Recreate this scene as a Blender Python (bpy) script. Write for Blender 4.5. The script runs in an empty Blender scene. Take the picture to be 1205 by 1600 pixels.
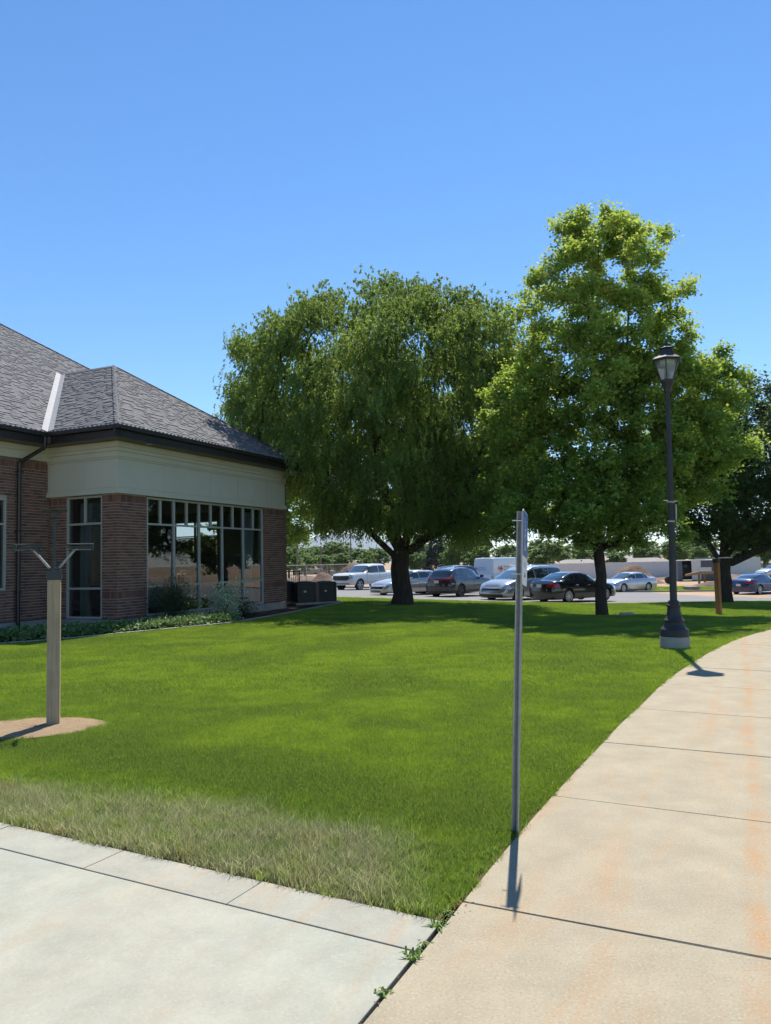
import bpy, bmesh, math, random
import numpy as np
from mathutils import Vector, Matrix
random.seed(7); RNG = np.random.default_rng(7)
PI = math.pi
S = bpy.context.scene
COL = S.collection

# ------------------------------------------------------------------ camera, world, sun, exposure
cam = bpy.data.cameras.new('camera'); camo = bpy.data.objects.new('camera', cam); COL.objects.link(camo)
cam.sensor_fit = 'VERTICAL'; cam.sensor_height = 24.0; cam.lens = 24.0*1170/1600
cam.clip_start = 0.05; cam.clip_end = 30000
camo.matrix_world = Matrix.Translation((0, 0, 1.6)) @ Matrix.Rotation(PI/2+math.radians(3.79), 4, 'X') @ Matrix.Rotation(-0.022, 4, 'Z')
S.camera = camo
SUN_EL = math.radians(59.0); SUN_AZ = math.radians(15.5)      # azimuth measured from +Y towards +X
w = bpy.data.worlds.new('World'); S.world = w; w.use_nodes = True
nt = w.node_tree; nt.nodes.clear()
sky = nt.nodes.new('ShaderNodeTexSky'); sky.sky_type = 'NISHITA'; sky.sun_disc = False
sky.sun_elevation = SUN_EL; sky.sun_rotation = SUN_AZ; sky.altitude = 850; sky.air_density = 1.0; sky.dust_density = 0.0; sky.ozone_density = 3.2
bg = nt.nodes.new('ShaderNodeBackground'); bg.inputs[1].default_value = 0.116
wo = nt.nodes.new('ShaderNodeOutputWorld')
hs = nt.nodes.new('ShaderNodeHueSaturation'); hs.inputs['Saturation'].default_value = 1.2; nt.links.new(sky.outputs[0], hs.inputs['Color']); nt.links.new(hs.outputs[0], bg.inputs[0]); nt.links.new(bg.outputs[0], wo.inputs[0])
sl = bpy.data.lights.new('sun', 'SUN'); sl.energy = 5.0; sl.angle = math.radians(0.5); sl.color = (1.0, 0.94, 0.84)
slo = bpy.data.objects.new('sun', sl); COL.objects.link(slo)
sd = Vector((math.sin(SUN_AZ)*math.cos(SUN_EL), math.cos(SUN_AZ)*math.cos(SUN_EL), math.sin(SUN_EL)))
slo.rotation_euler = sd.to_track_quat('Z', 'Y').to_euler(); slo.location = (5, 10, 40)
S.view_settings.view_transform = 'Standard'; S.view_settings.look = 'None'
S.view_settings.exposure = 0.66; S.view_settings.gamma = 1; S.view_settings.use_curve_mapping = False
S.render.engine = 'CYCLES'
S.cycles.max_bounces = 8; S.cycles.transparent_max_bounces = 12; S.cycles.transmission_bounces = 6

# ------------------------------------------------------------------ terrain height
def ss(t):
    t = min(max(t, 0), 1); return t*t*(3-2*t)
def gz(x, y):
    p = .226-.031*x-.012*y; p = min(0, max(p, -1.1)); return p*ss((y-14)/14)

# ------------------------------------------------------------------ materials
MATS = {}
class NG:
    def __init__(s, name):
        s.m = bpy.data.materials.new(name); s.m.use_nodes = True; s.t = s.m.node_tree; s.t.nodes.clear()
        s.out = s.t.nodes.new('ShaderNodeOutputMaterial')
    def n(s, typ, **kw):
        x = s.t.nodes.new('ShaderNode'+typ)
        for k, v in kw.items():
            if k.startswith('i_'):
                key = k[2:]; key = int(key) if key.isdigit() else key.replace('_', ' ')
                if isinstance(v, tuple) and len(v) == 2 and hasattr(v[0], 'outputs'): s.t.links.new(v[0].outputs[v[1]], x.inputs[key])
                elif hasattr(v, 'outputs'): s.t.links.new(v.outputs[0], x.inputs[key])
                else:
                    if isinstance(v, tuple) and len(v) == 3 and x.inputs[key].type == 'RGBA': v = v+(1,)
                    x.inputs[key].default_value = v
            else: setattr(x, k, v)
        return x
    def link(s, a, b, i=0, o=0): s.t.links.new(a.outputs[o], b.inputs[i])
    def noise(s, scale, detail=4, vec=None, rough=.55, dist=0):
        x = s.n('TexNoise'); x.inputs['Scale'].default_value = scale; x.inputs['Detail'].default_value = detail
        x.inputs['Roughness'].default_value = rough; x.inputs['Distortion'].default_value = dist
        if vec is not None: s.t.links.new(vec, x.inputs['Vector'])
        return x
    def pos(s): return s.n('NewGeometry').outputs['Position']
    def ramp(s, src, stops, out=0):
        r = s.n('ValToRGB'); s.t.links.new(src.outputs[out] if hasattr(src, 'outputs') else src, r.inputs[0])
        el = r.color_ramp.elements
        while len(el) < len(stops): el.new(.5)
        for e, (p, c) in zip(el, stops): e.position = p; e.color = (c, c, c, 1) if not isinstance(c, tuple) else c+(1,)
        return r
    def mix(s, f, a, b, mode='MIX'):
        x = s.n('Mix', data_type='RGBA', blend_type=mode)
        for sock, v in ((x.inputs[0], f), (x.inputs[6], a), (x.inputs[7], b)):
            if hasattr(v, 'outputs'): s.t.links.new(v.outputs[2] if v.bl_idname == 'ShaderNodeMix' else v.outputs[0], sock)
            elif hasattr(v, 'is_output'): s.t.links.new(v, sock)
            else: sock.default_value = v+(1,) if isinstance(v, tuple) else v
        return x
    def math(s, op, a, b=0.0, c=0.0, clamp=False):
        x = s.n('Math', operation=op, use_clamp=clamp)
        for i, v in enumerate((a, b, c)):
            if hasattr(v, 'outputs'): s.t.links.new(v.outputs[0], x.inputs[i])
            elif hasattr(v, 'is_output'): s.t.links.new(v, x.inputs[i])
            else: x.inputs[i].default_value = v
        return x
    def bsdf(s, col, rough=.6, metal=0., bump=None, bstr=.3, bdist=.01, coat=0., spec=.5, **kw):
        b = s.n('BsdfPrincipled')
        for sock, v in (('Base Color', col), ('Roughness', rough)):
            if hasattr(v, 'outputs'): s.t.links.new(v.outputs[2] if v.bl_idname == 'ShaderNodeMix' else v.outputs[0], b.inputs[sock])
            else: b.inputs[sock].default_value = v+(1,) if isinstance(v, tuple) else v
        b.inputs['Metallic'].default_value = metal; b.inputs['Coat Weight'].default_value = coat; b.inputs['Coat Roughness'].default_value = .04
        b.inputs['Specular IOR Level'].default_value = spec
        if bump is not None:
            bp = s.n('Bump'); bp.inputs['Strength'].default_value = bstr; bp.inputs['Distance'].default_value = bdist
            s.t.links.new(bump.outputs[2] if bump.bl_idname == 'ShaderNodeMix' else bump.outputs[0], bp.inputs['Height']); s.link(bp, b, 'Normal')
        s.link(b, s.out); return b
def simple(name, col, rough=.6, metal=0., var=.12, scale=6., bump=.15, coat=0., spec=.5, bdist=.004):
    if name in MATS: return MATS[name]
    g = NG(name); tc = g.n('TexCoord').outputs['Object']
    n1 = g.noise(scale, 5, tc); n2 = g.noise(scale*9, 3, tc)
    lo = tuple(c*(1-var) for c in col); hi = tuple(min(1, c*(1+var)) for c in col)
    r = g.ramp(n1, [(.3, lo), (.7, hi)])
    g.bsdf(r, rough, metal, n2, bump, bdist, coat, spec); MATS[name] = g.m; return g.m

def m_concrete(name, base, tint, stain, stain_amt, fine=55, broom=0, streak=None, spk=.38):
    g = NG(name); P = g.pos()
    big = g.noise(.55, 5, P, .6); mid = g.noise(3.2, 6, P, .65); fin = g.noise(fine*4, 3, P, .7); sp = g.noise(fine*1.6, 2, P, .5)
    c = g.mix(g.ramp(big, [(.35, 0.), (.65, 1.)]), base, tint)
    c = g.mix(.55, c, g.ramp(mid, [(.3, tuple(k*.76 for k in base)), (.7, tuple(min(1, k*1.2) for k in base))]), 'MIX')
    mp = g.n('Mapping'); g.t.links.new(P, mp.inputs[0]); mp.vector_type = 'TEXTURE'; mp.inputs['Rotation'].default_value = (0, 0, math.radians(-27)); mp.inputs['Scale'].default_value = (.42, 3.0, 1)
    st = g.noise(1.25, 7, mp.outputs[0], .68, .6)
    c = g.mix(g.math('MULTIPLY', g.ramp(st, [(.5, 0.), (.72, 1.)]), stain_amt), c, stain)
    if streak:
        vd = g.n('VectorMath', operation='DOT_PRODUCT'); g.t.links.new(P, vd.inputs[0]); vd.inputs[1].default_value = streak[0]
        wob = g.noise(1.1, 4, P)
        d = g.math('ABSOLUTE', g.math('ADD', g.math('SUBTRACT', g.n('Math', operation='ADD', i_0=(vd, 'Value'), i_1=0.), streak[1]), g.math('MULTIPLY', g.math('SUBTRACT', wob, .5), .12)))
        f = g.n('MapRange'); g.link(d, f); f.inputs[1].default_value = 0; f.inputs[2].default_value = streak[2]; f.inputs[3].default_value = 1; f.inputs[4].default_value = 0
        brk = g.ramp(g.noise(2.3, 6, P, .7), [(.42, 0.), (.62, 1.)])
        c = g.mix(g.math('MULTIPLY', g.math('MULTIPLY', f, brk), streak[3]), c, stain)
    c = g.mix(g.ramp(sp, [(.57, 0.), (.68, spk)]), c, tuple(k*.55 for k in base))
    c = g.mix(g.ramp(sp, [(.34, spk*1.2), (.42, 0.)]), c, tuple(min(1, k*1.35) for k in base))
    if broom:   # tooth marks of a trowel / tyre scuffs, weathered print
        sc = g.noise(1.7, 3, P, .5); c = g.mix(g.ramp(sc, [(.6, 0.), (.7, .25)]), c, (.33, .36, .37))
    bmp = g.mix(.5, fin, mid)
    g.bsdf(c, .9, 0, bmp, .5, .004, spec=.25); return g.m
M = {}
M['walk'] = m_concrete('sidewalk_concrete', (.315, .275, .200), (.335, .285, .195), (.37, .215, .10), .5, streak=((.9048, -.4258, 0), .007, .075, .95))
M['drive'] = m_concrete('driveway_concrete', (.345, .335, .270), (.27, .305, .270), (.34, .265, .18), .5, broom=1, spk=.16)
M['strip'] = m_concrete('border_concrete', (.32, .31, .255), (.285, .295, .255), (.38, .26, .15), .6, spk=.2)
M['kerb'] = m_concrete('kerb_concrete', (.33, .30, .26), (.30, .28, .24), (.38, .27, .17), .3)
def m_soil():
    g = NG('soil'); P = g.pos(); a = g.noise(2.5, 6, P, .65); b = g.noise(60, 4, P, .7)
    c = g.mix(.5, g.ramp(a, [(.3, (.085, .055, .035)), (.7, (.17, .115, .075))]), g.ramp(b, [(.3, (.06, .045, .03)), (.7, (.20, .14, .09))]))
    g.bsdf(c, .95, 0, b, .8, .02, spec=.1); return g.m
M['soil'] = m_soil()
def m_dirt():
    g = NG('construction_dirt'); P = g.pos(); a = g.noise(.12, 7, P, .65); b = g.noise(6, 6, P, .7); big = g.noise(.035, 4, P, .5)
    c = g.ramp(a, [(.3, (.30, .19, .12)), (.55, (.42, .29, .20)), (.75, (.48, .36, .26))])
    c = g.mix(.35, c, g.ramp(b, [(.3, (.20, .13, .08)), (.7, (.50, .37, .26))]))
    c = g.mix(g.ramp(big, [(.50, 0.), (.60, .75)]), c, (.14, .16, .05))
    g.bsdf(c, .95, 0, b, .8, .05, spec=.1); return g.m
M['dirt'] = m_dirt()
def m_turf():   # colour of thatch and short blades below the modelled grass
    g = NG('turf'); P = g.pos(); a = g.noise(.9, 5, P, .6); b = g.noise(45, 5, P, .75)
    c = g.mix(.6, g.ramp(a, [(.3, (.05, .09, .018)), (.7, (.09, .15, .025))]), g.ramp(b, [(.3, (.02, .035, .01)), (.7, (.075, .12, .025))]))
    g.bsdf(c, .9, 0, b, 1., .03, spec=.15); return g.m
M['turf'] = m_turf()
def m_asphalt():
    g = NG('asphalt'); P = g.pos(); a = g.noise(.3, 6, P, .6); b = g.noise(90, 3, P, .7)
    c = g.mix(.5, g.ramp(a, [(.3, (.15, .148, .15)), (.7, (.20, .197, .198))]), g.ramp(b, [(.3, (.10, .10, .10)), (.7, (.25, .245, .24))]))
    g.bsdf(c, .85, 0, b, .5, .005, spec=.3); return g.m
M['asphalt'] = m_asphalt()
def m_mulch():
    g = NG('bark_mulch'); P = g.pos(); v = g.n('TexVoronoi'); v.inputs['Scale'].default_value = 28; g.t.links.new(P, v.inputs['Vector']); b = g.noise(12, 5, P)
    c = g.mix(.4, g.ramp(v.outputs['Color'], [(0., (.03, .016, .01)), (1., (.11, .06, .04))]), g.ramp(b, [(.3, (.03, .018, .012)), (.7, (.10, .06, .04))]))
    g.bsdf(c, .95, 0, v, 1., .03, spec=.1); return g.m
M['mulch'] = m_mulch()
def m_brick(name, cols, mortar=False):
    g = NG(name); oi = g.n('ObjectInfo'); ge = g.n('NewGeometry')
    r = g.math('FRACT', g.math('ADD', g.math('MULTIPLY', oi.outputs['Random'], 7.31), g.math('MULTIPLY', ge.outputs['Random Per Island'], 5.17)))
    st = [(i/(len(cols)), c) for i, c in enumerate(cols)]
    rr = g.ramp(r, st); rr.color_ramp.interpolation = 'CONSTANT'
    n1 = g.noise(35, 5, ge.outputs['Position'], .7); n2 = g.noise(1.2, 3, ge.outputs['Position'])
    c = g.mix(.35, rr, g.ramp(n1, [(.3, tuple(k*.5 for k in cols[0])), (.7, tuple(min(1, k*1.6) for k in cols[0]))]))
    c = g.mix(g.ramp(n2, [(.4, 0.), (.8, .25)]), c, tuple(k*.7 for k in cols[1]))
    g.bsdf(c, .9, 0, n1, .6, .006, spec=.2); return g.m
M['brick'] = m_brick('brown_red_brick', [(.215, .108, .080), (.165, .082, .062), (.27, .142, .10), (.19, .10, .08), (.10, .058, .05), (.245, .125, .088), (.20, .105, .08), (.085, .052, .048)])
M['shingle'] = m_brick('grey_shingle', [(.145, .147, .155), (.125, .126, .134), (.168, .17, .178), (.136, .137, .146), (.152, .153, .16), (.105, .106, .112)])
M['mortar'] = simple('mortar', (.42, .36, .30), .95, var=.15, scale=8)
M['cream'] = simple('cream_fibre_panel', (.55, .51, .40), .75, var=.04, scale=1.2, bump=.05)
M['trim'] = simple('tan_window_frame', (.40, .385, .335), .5, var=.04, bump=.03)
M['fascia'] = simple('dark_bronze_fascia', (.020, .017, .017), .35, var=.15, bump=.05)
M['stone'] = simple('cast_stone', (.33, .295, .25), .85, var=.14, scale=3)
M['flash'] = simple('galvanised_flashing', (.27, .275, .285), .75, .0, var=.08, bump=.05)
M['dmetal'] = simple('dark_green_grey_metal', (.035, .042, .042), .5, .2, var=.15, bump=.08)
M['lamp'] = simple('lamp_post_paint', (.028, .027, .030), .55, .1, var=.3, scale=4, bump=.12)
M['galv'] = None
def m_galv():
    g = NG('galvanised_steel'); tc = g.n('TexCoord').outputs['Object']; v = g.n('TexVoronoi'); v.inputs['Scale'].default_value = 55; g.t.links.new(tc, v.inputs['Vector'])
    n = g.noise(5, 6, tc, .7)
    c = g.mix(.5, g.ramp(v.outputs['Color'], [(0., (.30, .295, .28)), (1., (.46, .45, .42))]), g.ramp(n, [(.3, (.24, .23, .21)), (.7, (.48, .47, .44))]))
    g.bsdf(c, .55, .55, n, .2, .003); return g.m
M['galv'] = m_galv()
def m_wood(name, a, b, knots=True):
    g = NG(name); tc = g.n('TexCoord').outputs['Object']
    mp = g.n('Mapping'); g.t.links.new(tc, mp.inputs[0]); mp.inputs['Scale'].default_value = (38, 38, 1.6)
    n = g.noise(1, 8, mp.outputs[0], .7, .8); n2 = g.noise(2.2, 3, tc)
    c = g.ramp(n, [(.28, a), (.72, b)]); c = g.mix(g.ramp(n2, [(.4, 0.), (.75, .5)]), c, tuple(k*.75 for k in a))
    g.bsdf(c, .8, 0, n, .5, .005, spec=.2); return g.m
M['wood'] = m_wood('weathered_timber', (.30, .225, .14), (.56, .43, .28))
M['redwood'] = m_wood('brown_stained_timber', (.24, .10, .04), (.46, .21, .085))
M['palewood'] = m_wood('orange_timber', (.45, .25, .12), (.60, .36, .20))
def m_glass(name, tint, boost, rough=0.0):
    g = NG(name); tr = g.n('BsdfTransparent'); tr.inputs[0].default_value = tint+(1,)
    gl = g.n('BsdfGlossy'); gl.inputs['Roughness'].default_value = rough; gl.inputs[0].default_value = (.95, .97, 1, 1)
    ge = g.n('NewGeometry'); dt = g.n('VectorMath', operation='DOT_PRODUCT'); g.t.links.new(ge.outputs['Normal'], dt.inputs[0]); g.t.links.new(ge.outputs['Incoming'], dt.inputs[1])
    cs = g.math('ABSOLUTE', dt.outputs['Value']); sc_ = g.math('POWER', g.math('SUBTRACT', 1., cs), 5.)
    f = g.math('MULTIPLY', g.math('ADD', g.math('MULTIPLY', sc_, .96), .04), boost, clamp=True)
    mx = g.n('MixShader'); g.link(f, mx, 0); g.link(tr, mx, 1); g.link(gl, mx, 2); g.link(mx, g.out); return g.m
M['glass'] = m_glass('window_glass', (.52, .56, .56), 2.2)
def m_frost():
    g = NG('frosted_lantern_glass'); tr = g.n('BsdfTransparent'); tr.inputs[0].default_value = (.8, .84, .86, 1); tl = g.n('BsdfTranslucent'); tl.inputs[0].default_value = (.75, .78, .80, 1); gl = g.n('BsdfGlossy'); gl.inputs['Roughness'].default_value = .12
    m1 = g.n('MixShader'); m1.inputs[0].default_value = .45; g.link(tr, m1, 1); g.link(tl, m1, 2); m2 = g.n('MixShader'); m2.inputs[0].default_value = .12; g.link(m1, m2, 1); g.link(gl, m2, 2); g.link(m2, g.out); return g.m
M['lampglass'] = m_frost()
M['carglass'] = simple('tinted_car_glass', (.018, .024, .028), .03, 0, var=.1, bump=0, coat=1)
M['shield'] = simple('windscreen_glass', (.05, .075, .085), .03, 0, var=.1, bump=0, coat=1)
M['rubber'] = simple('tyre_rubber', (.022, .022, .023), .85, var=.2, bump=.2)
M['rim'] = simple('alloy_rim', (.50, .51, .53), .3, .8, var=.05, bump=0)
M['darkrim'] = simple('black_alloy_rim', (.03, .03, .032), .3, .6, var=.05, bump=0)
M['blackplastic'] = simple('black_plastic', (.018, .018, .019), .5, var=.2, bump=.1)
M['chrome'] = simple('chrome', (.72, .73, .75), .12, 1., var=.02, bump=0)
M['lens'] = simple('headlight_lens', (.62, .66, .70), .08, .5, var=.05, bump=0, coat=1)
M['tail'] = simple('tail_light_red', (.42, .012, .012), .15, 0, var=.1, bump=0, coat=1)
M['plate'] = simple('licence_plate_white', (.60, .60, .56), .5, var=.1, bump=0)
M['redmark'] = simple('red_print', (.62, .02, .03), .5, var=.03, bump=0)
M['greymark'] = simple('grey_print', (.22, .22, .24), .5, var=.03, bump=0)
M['whitemark'] = simple('white_print', (.78, .78, .78), .45, var=.03, bump=0)
M['bluemark'] = simple('blue_sign_face', (.012, .10, .36), .4, var=.05, bump=0)
def paint(name, col, metal=.35, rough=.28): return simple(name, col, rough, metal, var=.04, scale=2, bump=0, coat=1)
def m_leaf(name, cols, trans=.45, yellow=(.35, .42, .05), spec=.3):
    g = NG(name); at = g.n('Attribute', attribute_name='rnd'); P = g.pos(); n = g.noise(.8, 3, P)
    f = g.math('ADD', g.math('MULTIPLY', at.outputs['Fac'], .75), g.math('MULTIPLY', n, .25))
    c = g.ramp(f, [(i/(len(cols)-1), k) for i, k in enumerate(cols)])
    pr = g.n('BsdfPrincipled'); g.link(c, pr, 'Base Color'); pr.inputs['Roughness'].default_value = .6; pr.inputs['Specular IOR Level'].default_value = spec
    tr = g.n('BsdfTranslucent'); cc = g.mix(1., c, yellow, 'MULTIPLY'); cc2 = g.mix(.5, c, yellow); g.t.links.new(cc2.outputs[2], tr.inputs[0])
    mx = g.n('MixShader'); mx.inputs[0].default_value = trans; g.link(pr, mx, 1); g.link(tr, mx, 2); g.link(mx, g.out); return g.m
M['willow'] = m_leaf('willow_leaves', [(.05, .10, .028), (.09, .165, .038), (.16, .26, .06), (.31, .40, .11)], .44, (.50, .62, .11), .12)
M['maple'] = m_leaf('maple_leaves', [(.05, .11, .024), (.095, .185, .034), (.18, .30, .05), (.38, .46, .10), (.48, .44, .15)], .45, (.58, .72, .08))
M['locust'] = m_leaf('dark_leaves', [(.038, .078, .022), (.055, .11, .03), (.08, .15, .038), (.12, .20, .045)], .36, (.13, .20, .03))
M['distant'] = m_leaf('background_leaves', [(.08, .14, .045), (.11, .19, .055), (.16, .25, .07), (.22, .32, .09)], .35, (.26, .36, .08))
M['conifer'] = m_leaf('conifer_needles', [(.03, .05, .035), (.045, .07, .045), (.06, .09, .055)], .12, (.06, .10, .04))
M['variegated'] = m_leaf('variegated_leaves', [(.16, .24, .10), (.36, .44, .24), (.58, .62, .44), (.70, .72, .56)], .25, (.4, .45, .2))
M['cover'] = m_leaf('ground_cover_leaves', [(.04, .09, .025), (.08, .16, .04), (.16, .25, .08), (.38, .46, .22)], .25, (.25, .35, .1))
M['yew'] = m_leaf('yew_needles', [(.018, .035, .015), (.03, .055, .02), (.04, .075, .03)], .15, (.06, .1, .03))
M['weed'] = m_leaf('weed_leaves', [(.08, .16, .02), (.14, .24, .04), (.2, .3, .06)], .3, (.25, .35, .05))
def m_bark(name, a, b):
    g = NG(name); tc = g.n('TexCoord').outputs['Object']; mp = g.n('Mapping'); g.t.links.new(tc, mp.inputs[0]); mp.inputs['Scale'].default_value = (9, 9, 1.8)
    n = g.noise(1.5, 8, mp.outputs[0], .75, .4); g.bsdf(g.ramp(n, [(.3, a), (.7, b)]), .9, 0, n, 1., .05, spec=.15); return g.m
M['bark'] = m_bark('rough_bark', (.030, .022, .018), (.095, .072, .056))
M['bark2'] = m_bark('grey_bark', (.09, .08, .068), (.25, .22, .19))
def m_grass():
    g = NG('grass_blades'); P = g.pos(); at = g.n('Attribute', attribute_name='rnd')
    big = g.noise(.55, 4, P, .55, .4); mid = g.noise(2.6, 4, P, .6)
    f = g.math('ADD', g.math('ADD', g.math('MULTIPLY', big, .55), g.math('MULTIPLY', mid, .30)), g.math('MULTIPLY', g.noise(13, 3, P, .6), .15))
    lush = g.ramp(f, [(.36, (.035, .090, .026)), (.455, (.075, .165, .026)), (.505, (.14, .25, .022)), (.57, (.26, .37, .028))])
    lush = g.mix(g.ramp(at.outputs['Fac'], [(0., 0.), (1., .5)]), lush, (.22, .32, .035))
    # dry strip along the driveway border
    sx = g.n('SeparateXYZ'); g.t.links.new(P, sx.inputs[0])
    d = g.math('ADD', g.math('ADD', g.math('MULTIPLY', sx.outputs[0], .468), g.math('MULTIPLY', sx.outputs[1], .884)), -3.153)
    wob = g.math('MULTIPLY', g.math('SUBTRACT', g.noise(1.4, 5, P, .65), .5), .9)
    # the strip is widest on the left and pinches out near the sidewalk
    lim = g.math('ADD', g.math('MULTIPLY', sx.outputs[0], .12), .98)
    e = g.n('MapRange'); g.link(g.math('SUBTRACT', g.math('ADD', d, wob), lim), e); e.inputs[1].default_value = -.22; e.inputs[2].default_value = .16; e.inputs[3].default_value = 1; e.inputs[4].default_value = 0
    e2 = g.n('MapRange'); g.t.links.new(sx.outputs[0], e2.inputs[0]); e2.inputs[1].default_value = -.1; e2.inputs[2].default_value = .25; e2.inputs[3].default_value = 1; e2.inputs[4].default_value = .12
    dn = g.ramp(g.noise(5.5, 5, P, .7), [(.34, .45), (.54, 1.)])
    dry = g.math('MULTIPLY', g.math('MULTIPLY', e, e2), dn)
    dcol = g.mix(at.outputs['Fac'], (.25, .28, .12), (.72, .64, .40))
    br = g.ramp(g.noise(3.1, 3, P, .5), [(.55, 0.), (.68, 1.)])
    dcol = g.mix(g.math('MULTIPLY', br, .3), dcol, (.42, .27, .14))
    c = g.mix(g.math('MULTIPLY', dry, .78), lush, dcol)
    bd = g.ramp(g.math('ADD', g.math('MULTIPLY', g.math('ADD', d, g.math('MULTIPLY', wob, .8)), .25), 0.), [(.20, 0.), (.30, 1.), (.42, 1.), (.56, 0.)])
    c = g.mix(g.math('MULTIPLY', bd, .75), c, (.040, .105, .030))
    # scattered straw blades everywhere
    c = g.mix(g.ramp(at.outputs['Fac'], [(.90, 0.), (.93, .8)]), c, (.48, .44, .24))
    pr = g.n('BsdfPrincipled'); g.t.links.new(c.outputs[2], pr.inputs['Base Color']); pr.inputs['Roughness'].default_value = .45; pr.inputs['Specular IOR Level'].default_value = .3
    tr = g.n('BsdfTranslucent'); c2 = g.mix(g.math('MULTIPLY', g.math('SUBTRACT', 1., dry), .4), c, (.42, .58, .04)); g.t.links.new(c2.outputs[2], tr.inputs[0])
    mx = g.n('MixShader'); mx.inputs[0].default_value = .5; g.link(pr, mx, 1); g.link(tr, mx, 2); g.link(mx, g.out); return g.m
M['grass'] = m_grass()
# ------------------------------------------------------------------ object helpers
def link(o, parent=None):
    COL.objects.link(o)
    if parent is not None: o.parent = parent
    return o
def tag(o, label=None, cat=None, group=None, kind=None):
    if label: o['label'] = label
    if cat: o['category'] = cat
    if group: o['group'] = group
    if kind: o['kind'] = kind
    return o
def empty(name, loc=(0, 0, 0), rz=0, label=None, cat=None, group=None, kind=None):
    o = bpy.data.objects.new(name, None); COL.objects.link(o); o.location = loc; o.rotation_euler = (0, 0, rz); o.empty_display_size = .2
    return tag(o, label, cat, group, kind)
def copy_tree(o, parent=None):
    c = o.copy(); COL.objects.link(c); c.parent = parent
    for ch in list(o.children): copy_tree(ch, c)
    return c
def fast_mesh(name, V, k, rnd=None, idx=None):
    """n*k verts, uniform k-gons"""
    me = bpy.data.meshes.new(name); V = np.ascontiguousarray(V, dtype=np.float32).reshape(-1, 3); nv = len(V)
    me.vertices.add(nv); me.vertices.foreach_set('co', V.ravel())
    if idx is None: idx = np.arange(nv, dtype=np.int32)
    idx = np.ascontiguousarray(idx, dtype=np.int32).ravel(); nf = len(idx)//k
    me.loops.add(len(idx)); me.loops.foreach_set('vertex_index', idx)
    me.polygons.add(nf); me.polygons.foreach_set('loop_start', np.arange(0, nf*k, k, dtype=np.int32)); me.polygons.foreach_set('loop_total', np.full(nf, k, dtype=np.int32))
    me.update(calc_edges=True)
    if rnd is not None:
        a = me.attributes.new('rnd', 'FLOAT', 'POINT'); a.data.foreach_set('value', np.ascontiguousarray(rnd, dtype=np.float32))
    return me
def mesh_obj(name, me, mat, parent=None):
    if isinstance(mat, (list, tuple)):
        for m in mat: me.materials.append(m)
    else: me.materials.append(mat)
    return link(bpy.data.objects.new(name, me), parent)
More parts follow.
